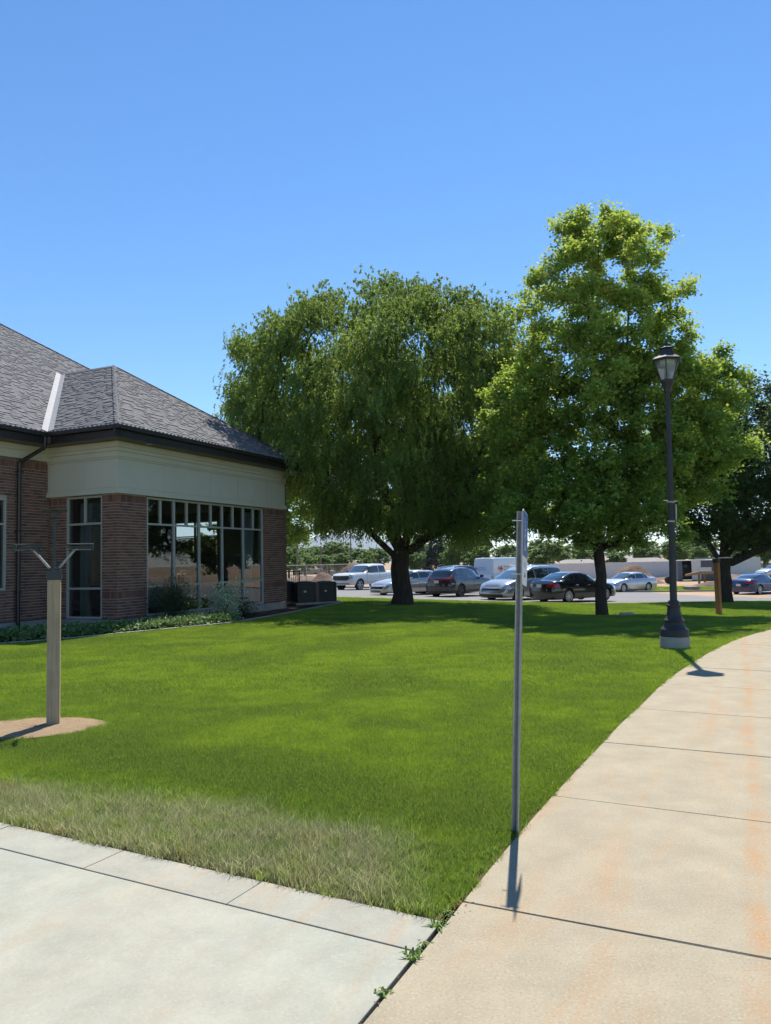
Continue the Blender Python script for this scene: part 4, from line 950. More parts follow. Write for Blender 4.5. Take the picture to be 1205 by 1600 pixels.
# ------------------------------------------------------------------ vehicles
def lerpt(tab, x):
    xs = [t[0] for t in tab]; return float(np.interp(x, xs, [t[1] for t in tab]))
def make_car(name, sp, label, group=None, cat='car'):
    L, Wd = sp['L'], sp['W']; zb = sp['zbot']; R_ = sp['R']; ax = sp['axles']; xn, xt = L/2, -L/2
    belt, roof = sorted(sp['belt']), sorted(sp['roof'])
    rf0, rf1 = roof[0][0], roof[-1][0]
    wr = sp.get('wr', .70)          # roof half width as fraction
    n = int(L/.065); xs = np.linspace(xt, xn, n+1)
    # halfwidth along x with rounded corners at both ends
    def hw(x):
        d0 = (xn-x); d1 = (x-xt); cr = sp.get('corner', .45)
        f = 1-.20*max(0, 1-d0/cr)**2.2-.14*max(0, 1-d1/cr)**2.4; return Wd/2*f
    NR = 11
    rings = []
    for x in xs:
        zt = lerpt(belt, x); w_ = hw(x); zr = max(lerpt(roof, x), zt) if rf0 <= x <= rf1 else zt; k = min(1, max(0, (zr-zt)/.12))
        q = [(0, zb+.02)]
        for i in range(NR):
            t = i/(NR-1); z = zb+(zt-zb)*t
            f = .93+.07*math.sin(min(1, t/.45)*PI/2) if t < .45 else 1-.10*((t-.45)/.55)**2.6
            f += sp.get('crease', .0)*math.exp(-((t-.72)/.06)**2)
            q.append((w_*f, z))
        ws = w_*.90
        # upper part: hood/deck profile or greenhouse
        G = []
        wR = Wd/2*wr
        gh = [(ws-.015, zt+.012)]+[(ws+(wR-ws)*t**1.15, zt+(zr-.05-zt)*t) for t in (.12, .5, .86)]+[(wR-.02, zr-.03), (wR-.09, zr-.008), (wR*.55, zr+.012), (0, zr+.02)]
        cr = sp.get('crown', .05)*min(1, (xn-x)/.4+.15)
        hd = [(ws-.015, zt+.010), (ws-.05, zt+.018), (ws*.86, zt+.018+cr*.4), (ws*.75, zt+.02+cr*.6), (ws*.6, zt+.02+cr*.75), (ws*.45, zt+.02+cr*.87), (ws*.25, zt+.02+cr*.95), (0, zt+.02+cr)]
        G = [(a[0]*k+b[0]*(1-k), a[1]*k+b[1]*(1-k)) for a, b in zip(gh, hd)]
        rings.append(q+G)
    m = len(rings[0])
    V = []; key = {}
    for i, x in enumerate(xs):
        for j, (y, z) in enumerate(rings[i]):
            xx = x
            # slanted nose and tail in profile
            tn = max(0, 1-(xn-x)/.5); tt = max(0, 1-(x-xt)/.5); zz = (z-zb)/max(.01, lerpt(belt, x)-zb)
            xx -= tn*sp.get('rake', .12)*(abs(zz-.45)**1.6)*1.3*.55*tn; xx += tt*sp.get('rakeb', .10)*(abs(zz-.5)**1.6)*tt
            V.append([xx, y, z])
    V = np.array(V); inside = np.zeros(len(V), bool)
    for a in ax:
        for v in range(len(V)):
            j = v % m
            if 1 <= j <= NR and abs(V[v, 1]) > .5*Wd/2:
                dx = V[v, 0]-a; dz = V[v, 2]-R_; r = math.hypot(dx, dz); RR = R_+.055
                if r < RR:
                    inside[v] = True
                    if dz < 0 and False: pass
                    s = RR/max(r, 1e-4)
                    if r > .55*RR: V[v, 0] = a+dx*s; V[v, 2] = max(R_+dz*s, zb)
    F_ = []; flag = []
    for i in range(n):
        for j in range(m-1):
            q = [i*m+j, (i+1)*m+j, (i+1)*m+j+1, i*m+j+1]
            if all(inside[v] for v in q) and 1 <= j < NR: continue
            F_.append(q); flag.append(j)
    V = [tuple(v) for v in V]; nv = len(V)
    # mirror
    VV = V+[(x, -y, z) for x, y, z in V]; FF = F_+[[nv+v for v in q[::-1]] for q in F_]; flag = flag+flag
    # end caps with a grid across
    def cap(i, sgn):
        nonlocal VV, FF, flag
        base = i*m; rows = list(range(1, NR+1)); NC = 10; G = []
        for r in rows:
            y = V[base+r][1]; z = V[base+r][2]; x0 = V[base+r][0]; row = []
            for c in range(NC+1):
                t = 1-2*c/NC
                if c == 0: row.append(base+r)
                elif c == NC: row.append(nv+base+r)
                else:
                    b = sp.get('bulge', .14)*(1-t*t)*sgn; VV.append((x0+b, y*t, z+(.02 if False else 0))); flag_y = 1; row.append(len(VV)-1)
            G.append(row)
        for r in range(len(G)-1):
            for c in range(NC):
                q = [G[r][c], G[r][c+1], G[r+1][c+1], G[r+1][c]]; FF.append(q if sgn > 0 else q[::-1]); flag.append(100 if sgn > 0 else 101)
        # close the top edge
        top = [base+j for j in range(NR, m)]; tr = [nv+base+j for j in range(NR, m-1)][::-1]
        FF.append((top+tr+G[-1][1:-1][::-1])[::(-1 if sgn > 0 else 1)]); flag.append(102)
    cap(n, 1); cap(0, -1)
    root = empty(name, (0, 0, 0), 0, label, cat, group)
    VA = np.array(VV)
    def centroid(q): return VA[list(q)].mean(0)
    cen = [centroid(q) for q in FF]
    pm = sp['paint']
    def sub(nm, pred, mat, off, par=root, thick=True):
        ids = [k for k in range(len(FF)) if pred(cen[k], flag[k])]
        if not ids: return None
        mp = {}; vs = []; fs = []
        for k in ids:
            f = []
            for v in FF[k]:
                if v not in mp: mp[v] = len(vs); vs.append(list(VA[v]))
                f.append(mp[v])
            fs.append(f)
        me = bpy.data.meshes.new(nm); me.from_pydata(vs, [], fs); bm = bmesh.new(); bm.from_mesh(me)
        bmesh.ops.remove_doubles(bm, verts=bm.verts, dist=.0005); bmesh.ops.recalc_face_normals(bm, faces=bm.faces)
        bm.normal_update()
        c0 = sum((f.calc_center_median() for f in bm.faces), Vector())/max(1, len(bm.faces)); s_ = sum((f.normal.dot(f.calc_center_median()-Vector((0, 0, .6))) for f in bm.faces))
        sg = 1
        for v in bm.verts:
            nn = v.normal.copy(); o_ = Vector((v.co.x*.15, v.co.y, (v.co.z-.6)))
            if abs(v.co.x) > L/2-.25: o_ = Vector((v.co.x, v.co.y*.2, 0))
            if nn.dot(o_) < 0: nn = -nn
            v.co += nn*off
        bm.to_mesh(me); bm.free()
        me.polygons.foreach_set('use_smooth', [True]*len(me.polygons)); 
        try: me.set_sharp_from_angle(angle=.9)
        except Exception: pass
        return mesh_obj(nm, me, mat, par)
    G0 = NR+1      # first greenhouse index
    side = (G0, G0+1, G0+2); top = (G0+4, G0+5, G0+6)
    wsf = sp['screen']; rsf = sp['rear']; sw = sp['side']
    body = sub('body', lambda c, f: True, pm, 0)
    sub('windscreen', lambda c, f: f in (G0+3, G0+4, G0+5, G0+6, G0+7) and wsf[0] < c[0] < wsf[1] and c[2] > lerpt(belt, c[0])+.03, M['shield'], .006)
    if rsf: sub('rear_window', lambda c, f: f in (G0+3, G0+4, G0+5, G0+6, G0+7) and rsf[0] < c[0] < rsf[1] and c[2] > lerpt(belt, c[0])+.03, M['carglass'], .006)
    for sg in (1, -1):
        for a, b in sw:
            sub('side_window', lambda c, f, a=a, b=b, sg=sg: f in side and a < c[0] < b and c[1]*sg > 0 and c[2] > lerpt(belt, c[0])+.035, M['carglass'], .005)
        h = sp['head']; sub('headlight', lambda c, f, sg=sg: c[1]*sg > Wd/2*h[3] and h[0] < c[2] < h[1] and c[0] > xn-h[2] and f not in (102,), M['lens'], .008)
        t = sp['taill']; sub('tail_light', lambda c, f, sg=sg: c[1]*sg > Wd/2*t[3] and t[0] < c[2] < t[1] and c[0] < xt+t[2] and f not in (102,), M['tail'], .008)
    g = sp['grille']; gr = sub('grille', lambda c, f: f == 100 and abs(c[1]) < g[0] and g[1] < c[2] < g[2], M['blackplastic'], .010)
    if sp.get('intake'): i_ = sp['intake']; sub('bumper_intake', lambda c, f: f == 100 and abs(c[1]) < i_[0] and i_[1] < c[2] < i_[2], M['blackplastic'], .009)
    if sp.get('rearbump'): i_ = sp['rearbump']; sub('rear_valance', lambda c, f: f == 101 and i_[0] < c[2] < i_[1], M['blackplastic'], .008)
    # lower sill cladding
    if sp.get('clad'): sub('cladding', lambda c, f: f < NR and c[2] < sp['clad'], M['blackplastic'], .006)
    # plates
    if sp.get('platef'): z = sp['platef']; m_ = MB(); m_.box((xn+.14-.0+.01, 0, z), (.015, .30, .15)); m_.build('front_plate', M['plate'], root)
    z = sp.get('plater', .8); m_ = MB(); m_.box((xt-.145, 0, z), (.02, .31, .155)); m_.build('number_plate', M['plate'], root)
    # door seams and handles
    for sg in (1, -1):
        y = Wd/2
        for xd in sp['doors']:
            m_ = MB(); zt = lerpt(belt, xd)
            for k in range(6):
                t0 = .18+.8*k/6; t1 = .18+.8*(k+1)/6
                def fw(t): return (.93+.07*math.sin(min(1, t/.45)*PI/2) if t < .45 else 1-.10*((t-.45)/.55)**2.6)
                a = Vector((xd, sg*(y*fw(t0)+.001), zb+(zt-zb)*t0)); b = Vector((xd, sg*(y*fw(t1)+.001), zb+(zt-zb)*t1)); m_.boxf(a-Vector((.006, 0, 0)), Vector((.012, 0, 0)), b-a, Vector((0, sg*.002, 0)))
            m_.build('door_seam', M['blackplastic'], root)
        for xh in sp['handles']:
            z = zb+(lerpt(belt, xh)-zb)*.84; m_ = MB(); m_.box((xh, sg*(y*.985+.012), z), (.17, .03, .03)); m_.build('door_handle', sp.get('hmat', pm), root, bevel=.008)
        xm, zm = sp['mirror']; m_ = MB(); m_.box((xm, sg*(y*.93+.10), zm), (.13, .2, .14)); m_.box((xm+.02, sg*(y*.9+.01), zm-.05), (.06, .12, .05)); m_.build('mirror', sp.get('mmat', pm), root, bevel=.03)
    # underbody and wheels
    m_ = MB(); m_.box((0, 0, zb+.14), (L*.86, Wd*.72, .22)); m_.build('underbody', M['blackplastic'], root)
    sh_ = MB()
    for a in ax:
        for sg in (1, -1):
            yc = sg*(Wd/2-.30); arch = MB(); pts = []
            for k in range(13): t = PI*k/12-.0; pts.append((a+(R_+.05)*math.cos(t), R_+(R_+.05)*math.sin(t)))
            for k in range(12):
                (x0, z0), (x1, z1) = pts[k], pts[k+1]; sh_.add([(x0, sg*(Wd/2-.03), z0), (x1, sg*(Wd/2-.03), z1), (x1, sg*.45, z1), (x0, sg*.45, z0)], [(0, 1, 2, 3)])
            sh_.add([(p[0], sg*.45, p[1]) for p in pts], [tuple(range(13))])
            yo = sg*(Wd/2-.03); tw = .215
            wl_ = MB(); wl_.lathe([(.065, yo-sg*.10), (.065, yo-sg*.02), (.03, yo-sg*.005)], 12, (a, 0, R_), axis='Y'); wh = wl_.build('wheel', sp.get('rim', M['rim']), root)
            ty = MB(); rr = R_*sp.get('rimf', .66)
            ty.lathe([(rr, yo-sg*.02), (rr+.02, yo), (R_-.025, yo), (R_-.006, yo-sg*.02), (R_, yo-sg*.05), (R_, yo-sg*(tw-.04)), (R_-.02, yo-sg*tw), (rr, yo-sg*tw), (rr-.01, yo-sg*.12)], 28, (a, 0, R_), axis='Y'); ty.build('tyre', M['rubber'], wh, smooth=.5)
            rm = MB(); ns = sp.get('spokes', 10)
            for k in range(ns):
                t = 2*PI*k/ns; c_, s_ = math.cos(t), math.sin(t); w1, w2 = .016*10/ns, .026*10/ns
                def P(r, q, d): return (a+r*c_-q*s_, yo-sg*d, R_+r*s_+q*c_)
                rm.add([P(.05, -w1, .012), P(.05, w1, .012), P(rr, w2, .02), P(rr, -w2, .02), P(.05, -w1, .05), P(.05, w1, .05), P(rr, w2, .05), P(rr, -w2, .05)], [(0, 1, 2, 3), (0, 4, 5, 1), (1, 5, 6, 2), (2, 6, 7, 3), (3, 7, 4, 0), (4, 7, 6, 5)])
            rim_ring = [(rr-.018, yo-sg*.012), (rr+.006, yo-sg*.008), (rr+.006, yo-sg*.1), (rr-.018, yo-sg*.1)]
            vs, fs = fl([(r, z_, 0) for r, z_ in rim_ring], 28); rm.add([(v[0]+a, v[2], v[1]+R_) for v in vs], fs)
            rm.build('rim', sp.get('rim', M['rim']), wh)
            dk = MB(); dk.lathe([(rr, yo-sg*.11), (rr, yo-sg*.115)], 20, (a, 0, R_), axis='Y'); dk.build('brake_disc', M['blackplastic'], wh)
    sh_.build('wheel_arch_liner', M['blackplastic'], root)
    if sp.get('rails'):
        for sg in (1, -1): m_ = MB(); y = Wd/2*wr-.07; m_.tube([(sp['rails'][0], sg*y, sp['H']-.01), (sp['rails'][0]+.1, sg*y, sp['H']+.04), (sp['rails'][1]-.1, sg*y, sp['H']+.045), (sp['rails'][1], sg*y, sp['H']-.0)], .017, 6); m_.build('roof_rail', M['rubber'] if sp.get('darkrail') else M['chrome'], root)
    if sp.get('trimline'):
        pass
    return root
def place(c, x, y, deg, z=None):
    c.location = (x, y, gz(x, y)-.055 if z is None else z); c.rotation_euler = (0, 0, math.radians(deg)); return c
SED = dict(L=4.62, W=1.80, H=1.46, zbot=.19, R=.325, axles=(1.37, -1.33), corner=.55, paint=paint('black_car_paint', (.008, .008, .009)),
    belt=[(2.31, .60), (2.2, .70), (1.7, .82), (1.05, .93), (0, .95), (-1.3, 1.0), (-1.9, 1.03), (-2.2, 1.02), (-2.31, .93)],
    roof=[(1.1, .93), (.7, 1.13), (.2, 1.38), (-.15, 1.445), (-.6, 1.455), (-1.0, 1.41), (-1.45, 1.24), (-1.9, 1.03)],
    screen=(.22, 1.04), rear=(-1.85, -.98), side=[(-1.36, -1.02), (-.96, -.12), (-.04, .66)], head=(.56, .72, .42, .52), taill=(.76, .95, .34, .50), grille=(.48, .50, .66), intake=(.62, .24, .38),
    doors=(1.0, -.08, -.98), handles=(.08, -.78), mirror=(.68, 1.0), plater=.84, rimf=.7, hmat=M['chrome'], spokes=10)
SUV = dict(L=4.72, W=1.90, H=1.66, zbot=.24, R=.37, axles=(1.40, -1.38), corner=.5, paint=paint('graphite_car_paint', (.028, .032, .042), .6), wr=.68,
    belt=[(2.36, .72), (2.25, .86), (1.7, .97), (1.1, 1.05), (0, 1.08), (-1.3, 1.16), (-2.1, 1.20), (-2.36, 1.05)],
    roof=[(1.15, 1.05), (.75, 1.25), (.25, 1.54), (-.2, 1.64), (-.9, 1.655), (-1.6, 1.60), (-1.95, 1.50), (-2.28, 1.15)],
    screen=(.28, 1.1), rear=(-2.26, -1.88), side=[(-1.72, -1.10), (-1.02, -.12), (-.04, .72)], head=(.74, .86, .45, .5), taill=(.98, 1.10, .40, .12), grille=(.55, .50, .82), intake=(.7, .30, .42), rearbump=(.26, .44), clad=.40,
    doors=(1.02, -.08, -1.05), handles=(.1, -.8), mirror=(.74, 1.14), plater=.90, rim=M['darkrim'], rails=(-1.5, .1), darkrail=True, spokes=5, rimf=.72)
SUV2 = dict(SUV, L=4.9, H=1.78, zbot=.26, paint=paint('navy_car_paint', (.012, .013, .020), .5), rim=M['rim'], spokes=6,
    belt=[(2.45, .76), (2.3, .92), (1.7, 1.02), (1.15, 1.10), (0, 1.12), (-1.3, 1.16), (-2.2, 1.18), (-2.45, 1.05)],
    roof=[(1.2, 1.1), (.8, 1.34), (.35, 1.62), (-.1, 1.74), (-.9, 1.77), (-1.9, 1.74), (-2.15, 1.65), (-2.38, 1.15)], rear=(-2.36, -2.06), side=[(-2.0, -1.15), (-1.05, -.12), (-.04, .75)], plater=.95)
VAN = dict(L=5.08, W=1.98, H=1.75, zbot=.19, R=.34, axles=(1.52, -1.48), corner=.6, paint=paint('silver_car_paint', (.36, .36, .35), .6), wr=.74, rake=.25,
    belt=[(2.54, .66), (2.4, .80), (2.0, .93), (1.5, 1.04), (.8, 1.08), (-1.3, 1.10), (-2.3, 1.12), (-2.54, .98)],
    roof=[(1.62, 1.05), (1.2, 1.24), (.6, 1.53), (.1, 1.68), (-.6, 1.74), (-1.6, 1.73), (-2.1, 1.68), (-2.3, 1.5), (-2.48, 1.12)],
    screen=(.66, 1.55), rear=(-2.46, -2.2), side=[(-2.15, -1.12), (-1.04, .02), (.10, .98)], head=(.62, .86, .62, .48), taill=(.9, 1.2, .25, .6), grille=(.58, .58, .80), intake=(.78, .24, .38),
    doors=(1.25, .06, -1.08), handles=(.22, -.15), mirror=(1.08, 1.10), plater=.95, rails=(-1.9, .2), spokes=5, rimf=.66)
TRK = dict(L=5.88, W=2.06, H=1.92, zbot=.42, R=.42, axles=(1.95, -1.75), corner=.25, paint=paint('white_car_paint', (.70, .69, .66), .0), wr=.73, rake=.03, bulge=.05, crown=.03,
    belt=[(2.94, 1.10), (2.88, 1.18), (2.4, 1.24), (1.4, 1.28), (.6, 1.26), (-1.0, 1.28), (-2.8, 1.32), (-2.94, 1.30)],
    roof=[(1.42, 1.27), (1.1, 1.50), (.65, 1.84), (.2, 1.90), (-.6, 1.92), (-1.1, 1.90), (-1.28, 1.30)],
    screen=(.70, 1.36), rear=(-1.26, -1.12), side=[(-1.02, -.32), (-.24, .92)], head=(.86, 1.08, .30, .66), taill=(.9, 1.25, .12, .85), grille=(.74, .74, 1.14), intake=(.8, .46, .58),
    doors=(1.15, -.28, -1.12), handles=(.0, -1.0), mirror=(.98, 1.36), mmat=M['blackplastic'], plater=.9, spokes=6, rimf=.68)
TOY = dict(SED, L=4.8, H=1.47, W=1.82, paint=paint('pale_silver_car_paint', (.52, .54, .58), .45), spokes=14, hmat=None,
    belt=[(2.4, .58), (2.28, .70), (1.8, .83), (1.1, .94), (0, .95), (-1.3, .98), (-1.9, 1.02), (-2.25, 1.00), (-2.4, .9)],
    roof=[(1.15, .93), (.75, 1.15), (.25, 1.40), (-.15, 1.46), (-.7, 1.46), (-1.05, 1.41), (-1.5, 1.23), (-1.95, 1.02)])
TOY['hmat'] = TOY['paint']
IMP = dict(TOY, L=4.95, W=1.86, paint=paint('champagne_car_paint', (.48, .465, .42), .5), grille=(.62, .44, .76), intake=(.5, .26, .36), head=(.60, .76, .42, .52)); IMP['hmat'] = IMP['paint']
CPE = dict(SED, L=4.55, H=1.35, W=1.86, paint=paint('blue_car_paint', (.012, .028, .10), .6), corner=.7, spokes=10, crease=.02,
    belt=[(2.27, .56), (2.15, .66), (1.6, .80), (1.0, .89), (0, .92), (-1.2, 1.0), (-1.8, 1.02), (-2.15, .99), (-2.27, .9)],
    roof=[(1.0, .89), (.6, 1.08), (.1, 1.29), (-.3, 1.345), (-.7, 1.34), (-1.2, 1.24), (-1.6, 1.10), (-1.95, 1.01)],
    screen=(.14, .95), rear=(-1.9, -.85), side=[(-1.3, -.55), (-.46, .58)], taill=(.74, .92, .42, .42), doors=(.9, -.5), handles=(-.35,), mirror=(.6, .95), rimf=.74, plater=.66, head=(.54, .70, .42, .5)); CPE['hmat'] = CPE['paint']
WORK = dict(L=5.9, W=2.06, H=2.55, zbot=.32, R=.36, axles=(2.0, -1.6), corner=.25, paint=paint('white_van_paint', (.70, .70, .72), .0), wr=.86, bulge=.06, crown=.03,
    belt=[(2.95, .9), (2.8, 1.05), (2.2, 1.22), (1.6, 1.32), (0, 1.35), (-2.8, 1.35), (-2.95, 1.34)],
    roof=[(2.3, 1.2), (1.9, 1.55), (1.45, 2.2), (1.1, 2.46), (.5, 2.53), (-2.7, 2.53), (-2.88, 2.46), (-2.95, 1.36)],
    screen=(1.5, 2.2), rear=None, side=[(.9, 1.55)], head=(.8, 1.02, .3, .6), taill=(1.0, 1.3, .1, .86), grille=(.5, .6, .9), doors=(1.7, .8, -.6), handles=(.9, -2.8), mirror=(1.7, 1.6), mmat=M['blackplastic'], plater=.7, spokes=6)
G_ = 'cars parked in angled bays of the lot'
HD = -140
def fwd(deg): return Vector((math.cos(math.radians(deg)), math.sin(math.radians(deg)), 0))
trk = place(make_car('pickup_truck', TRK, 'large white pickup truck facing left behind the condensers', cat='pickup truck'), 0, 0, HD)
imp = place(make_car('parked_car', IMP, 'champagne silver sedan half hidden behind the willow trunk', G_), 0, 0, HD)
su2 = place(make_car('parked_suv', SUV2, 'dark navy suv facing the lawn just right of the willow trunk', cat='suv'), 0, 0, HD)
lex = place(make_car('parked_crossover', SUV, 'dark grey crossover seen from behind with red tail lights and black wheels', cat='suv'), 0, 0, 180+HD)
mv = place(make_car('minivan', VAN, 'silver minivan facing the lawn left of the signpost', cat='minivan'), 0, 0, HD)
blk = place(make_car('parked_car', SED, 'shiny black sedan seen from behind between the signpost and the maple trunk', G_), 0, 0, 180+HD)
toy = place(make_car('parked_car', TOY, 'pale silver sedan by the far kerb in front of the dirt mound', 'cars along the far kerb'), 0, 0, -158)
cpe = place(make_car('parked_car', CPE, 'dark blue coupe seen from behind at the right edge by the far kerb', 'cars along the far kerb'), 0, 0, 22)
wrk = place(make_car('work_van', WORK, 'white cargo van with red crosses parked behind the minivan', cat='van'), 0, 0, -150)
POS = dict(trk=(-1.5, 57.0, -129), imp=(1.35, 45.5, -142), su2=(3.95, 49.5, -138), lex=(4.3, 43.8, 51.5), mv=(7.16, 39.6, HD), blk=(9.25, 37.3, 35), toy=(18.3, 57.3, -149), cpe=(25.6, 52.0, 35), wrk=(9.3, 59.2, 46))
for k_, o_ in dict(trk=trk, imp=imp, su2=su2, lex=lex, mv=mv, blk=blk, toy=toy, cpe=cpe, wrk=wrk).items(): place(o_, *POS[k_])
# red crosses and grey wording on the van
def cross(par, o, a, b, s, mat):
    m_ = MB(); n_2 = a.cross(b)*.004
    for (p, q) in ((s, s/3), (s/3, (s-s/3)/2)):
        pass
    m_.boxf(o-a*s/2-b*s/6, a*s, b*s/3, n_2); m_.boxf(o-a*s/6+b*s/6, a*s/3, b*s/3, n_2); m_.boxf(o-a*s/6-b*s/2, a*s/3, b*s/3, n_2); return m_.build('red_cross', mat, par)
def text(body, par, mat, size, o, a, b, name='lettering'):
    cu = bpy.data.curves.new(name, 'FONT'); cu.body = body; cu.size = size; cu.extrude = .001; tmp = bpy.data.objects.new(name, cu); COL.objects.link(tmp)
    bpy.context.view_layer.update(); me = bpy.data.meshes.new_from_object(tmp.evaluated_get(bpy.context.evaluated_depsgraph_get())); bpy.data.objects.remove(tmp)
    n_2 = a.cross(b); Mx = Matrix((a, b, n_2)).transposed().to_4x4(); Mx.translation = o; me.transform(Mx); return mesh_obj(name, me, mat, par)
aX, aY = Vector((1, 0, 0)), Vector((0, 1, 0))
yb = 1.02
cross(wrk, Vector((-1.9, -yb, 1.72)), aX, Z3, .42, M['redmark']); text('American\nRed Cross', wrk, M['greymark'], .26, Vector((-1.55, -yb, 1.78)), aX, Z3)
cross(wrk, Vector((-3.02, .55, 1.72)), -aY, Z3, .30, M['redmark']); text('American\nRed Cross', wrk, M['greymark'], .16, Vector((-3.02, .28, 1.76)), -aY, Z3)
cross(wrk, Vector((-2.2, -yb-.01, .98)), aX, Z3, .34, M['redmark'])
far1 = copy_tree(toy); far1['label'] = 'small white car far off at the right edge above the blue coupe'; far1['group'] = 'distant cars'; place(far1, 44.5, 86, -160)
far2 = copy_tree(toy); far2['label'] = 'white car roof showing between the willow trunk and the navy suv'; far2['group'] = 'distant cars'; place(far2, 2.4, 57.5, -140)
su3 = copy_tree(su2); su3['label'] = 'dark suv peeking out behind the brick corner above the railing'; place(su3, -9.2, 50.5, -20)
# ------------------------------------------------------------------ trees
def unit(v): return v/(np.linalg.norm(v, axis=-1, keepdims=True)+1e-9)
def leaf_quads(P, D, Nrm, L, Wd):
    """kite-shaped leaves: base at P, direction D, normal Nrm"""
    S_ = np.cross(D, Nrm); S_ = unit(S_); L = L[:, None]; Wd = Wd[:, None]
    return np.stack([P, P+D*L*.45+S_*Wd/2, P+D*L, P+D*L*.45-S_*Wd/2], 1).reshape(-1, 3)
def skeleton(main, tips, rbase, rg, total_r=None, droop=0.):
    pos = []; par = []
    for poly in main:
        start = None; P_ = np.array(poly, float)
        if pos:
            d = np.linalg.norm(np.array(pos)-P_[0], axis=1); start = int(np.argmin(d))
        seg = []
        for a, b in zip(P_[:-1], P_[1:]):
            k = max(2, int(np.linalg.norm(b-a)/.45)); seg += [a+(b-a)*i/k for i in range(k)]
        seg.append(P_[-1]); seg = np.array(seg)
        if len(seg) > 4:
            for _ in range(2): seg[1:-1] = (seg[:-2]+seg[2:]+2*seg[1:-1])/4
            seg[1:-1] += rg.normal(0, .03, seg[1:-1].shape)
        for i, q in enumerate(seg):
            if start is not None and i == 0: prev = start; continue
            par.append(-1 if not pos else (prev if (i or start is not None) else -1)); pos.append(q); prev = len(pos)-1
    chains = []
    top = np.array(main[0][-1]); order = np.argsort(np.linalg.norm(tips-top, axis=1)); tipn = []
    for t in order:
        T = tips[t]; A = np.array(pos); v = T-A; d = np.linalg.norm(v, axis=1)
        cost = d+1.3*np.maximum(0, A[:, 2]-(T[2]-.35*d))
        j = int(np.argmin(cost)); a = A[j]; dd = d[j]; k = max(3, min(8, int(dd/.35))); ids = [j]
        up = np.array([0, 0, .14*dd]); bend = rg.normal(0, .06*dd, 3)
        for i in range(1, k+1):
            f = i/k; q = a+(T-a)*f+(up*1.2+bend)*math.sin(f*PI)*.8
            pos.append(q); par.append(ids[-1]); ids.append(len(pos)-1)
        chains.append(ids); tipn.append(ids[-1])
    n = len(pos); cnt = np.zeros(n)
    for t in tipn: cnt[t] += 1
    for i in range(n-1, 0, -1):
        if par[i] >= 0: cnt[par[i]] += cnt[i]
    cnt = np.maximum(cnt, .6); rad = rbase*(cnt/cnt[0])**.5; rad = np.maximum(rad, .007)
    return np.array(pos), par, rad, chains
def tree(name, x, y, main, tips, rbase, label, leafmesh, barkmat, group=None, seed=1, flare=1.0, sides=6):
    rg = np.random.default_rng(seed); z0 = gz(x, y)
    root = empty(name, (x, y, z0), 0, label, 'tree', group)
    pos, par, rad, chains = skeleton(main, tips, rbase, rg)
    # trunk: first main polyline
    nm = 0; ch = []; tr = [0]
    n_main0 = 0
    child = {}
    mb = MB(); tk = MB()
    # main polylines are the nodes before the first chain node
    first = min(c[1] for c in chains); segs = []; cur = [0]
    for i in range(1, first):
        if par[i] == i-1: cur.append(i)
        else: segs.append(cur); cur = [par[i], i]
    segs.append(cur)
    # several mains share parent nodes
    for k, s in enumerate(segs):
        pts = [pos[i] for i in s]; rs = [float(rad[i]) for i in s]
        if k: rs[0] = rs[1] if len(rs) > 1 else rs[0]
        if k == 0:
            rs = [r*(1+.55*flare*math.exp(-pts[i][2]/.28)) for i, r in enumerate(rs)]; pts[0] = pts[0]-np.array([0, 0, .15])
            n_ = 14; tk.tube([tuple(p) for p in pts], rs, n_)
        else: mb.tube([tuple(p) for p in pts], rs, 8)
    for c in chains:
        rs = [float(rad[i]) for i in c]; rs[0] = rs[1]*1.05
        mb.tube([tuple(pos[i]) for i in c], rs, 6 if rs[0] > .04 else 4, cap=False)
    t_ = tk.build('trunk', barkmat, root, smooth=1.2)
    # bark ridges
    V = np.array([v.co[:] for v in t_.data.vertices]); 
    for i, v in enumerate(t_.data.vertices):
        c = v.co; a = math.atan2(c.y, c.x); f = 1+.06*math.sin(a*5+c.z*1.1)+.04*math.sin(a*9+2+c.z*2.3)
        if c.z < main[0][-1][2]*.9: v.co = Vector((c.x*f, c.y*f, c.z))
    mb.build('branches', barkmat, root, smooth=1.2)
    V, rv = leafmesh(tips, pos, chains, rg)
    o = mesh_obj('crown', fast_mesh('crown', V, 4, rnd=rv), M_leaf[name], root)
    return root
M_leaf = {'willow_tree': M['willow'], 'maple_tree': M['maple'], 'spreading_tree': M['locust'], 'linden_tree': M['maple']}
def clump_tips(lobes, ncl, rcl, ntip, rg, shell=(.72, .97), zmin=-9, inner=.15, shape=None):
    tips = []
    for (cx, cy, cz, rx, ry, rz), n in zip(lobes, ncl):
        for i in range(n):
            f = (i+.5)/n; zz = 1-2*f; a = i*2.39996+rg.uniform(-.25, .25); r = math.sqrt(1-zz*zz); k = rg.uniform(*shell)
            if rg.uniform() < inner: k *= rg.uniform(.3, .75)
            c = np.array([cx+rx*k*r*math.cos(a), cy+ry*k*r*math.sin(a), cz+rz*k*zz])
            if c[2] < zmin: continue
            R_ = rcl*rg.uniform(.75, 1.25)
            m = np.clip(rg.normal(0, .42, (ntip, 3)), -.65, .65)*np.array([R_, R_, R_*.5]); tips += list(c+m)
    T = np.array(tips); 
    if shape is not None: T = T[[shape(t) for t in T]]
    return T
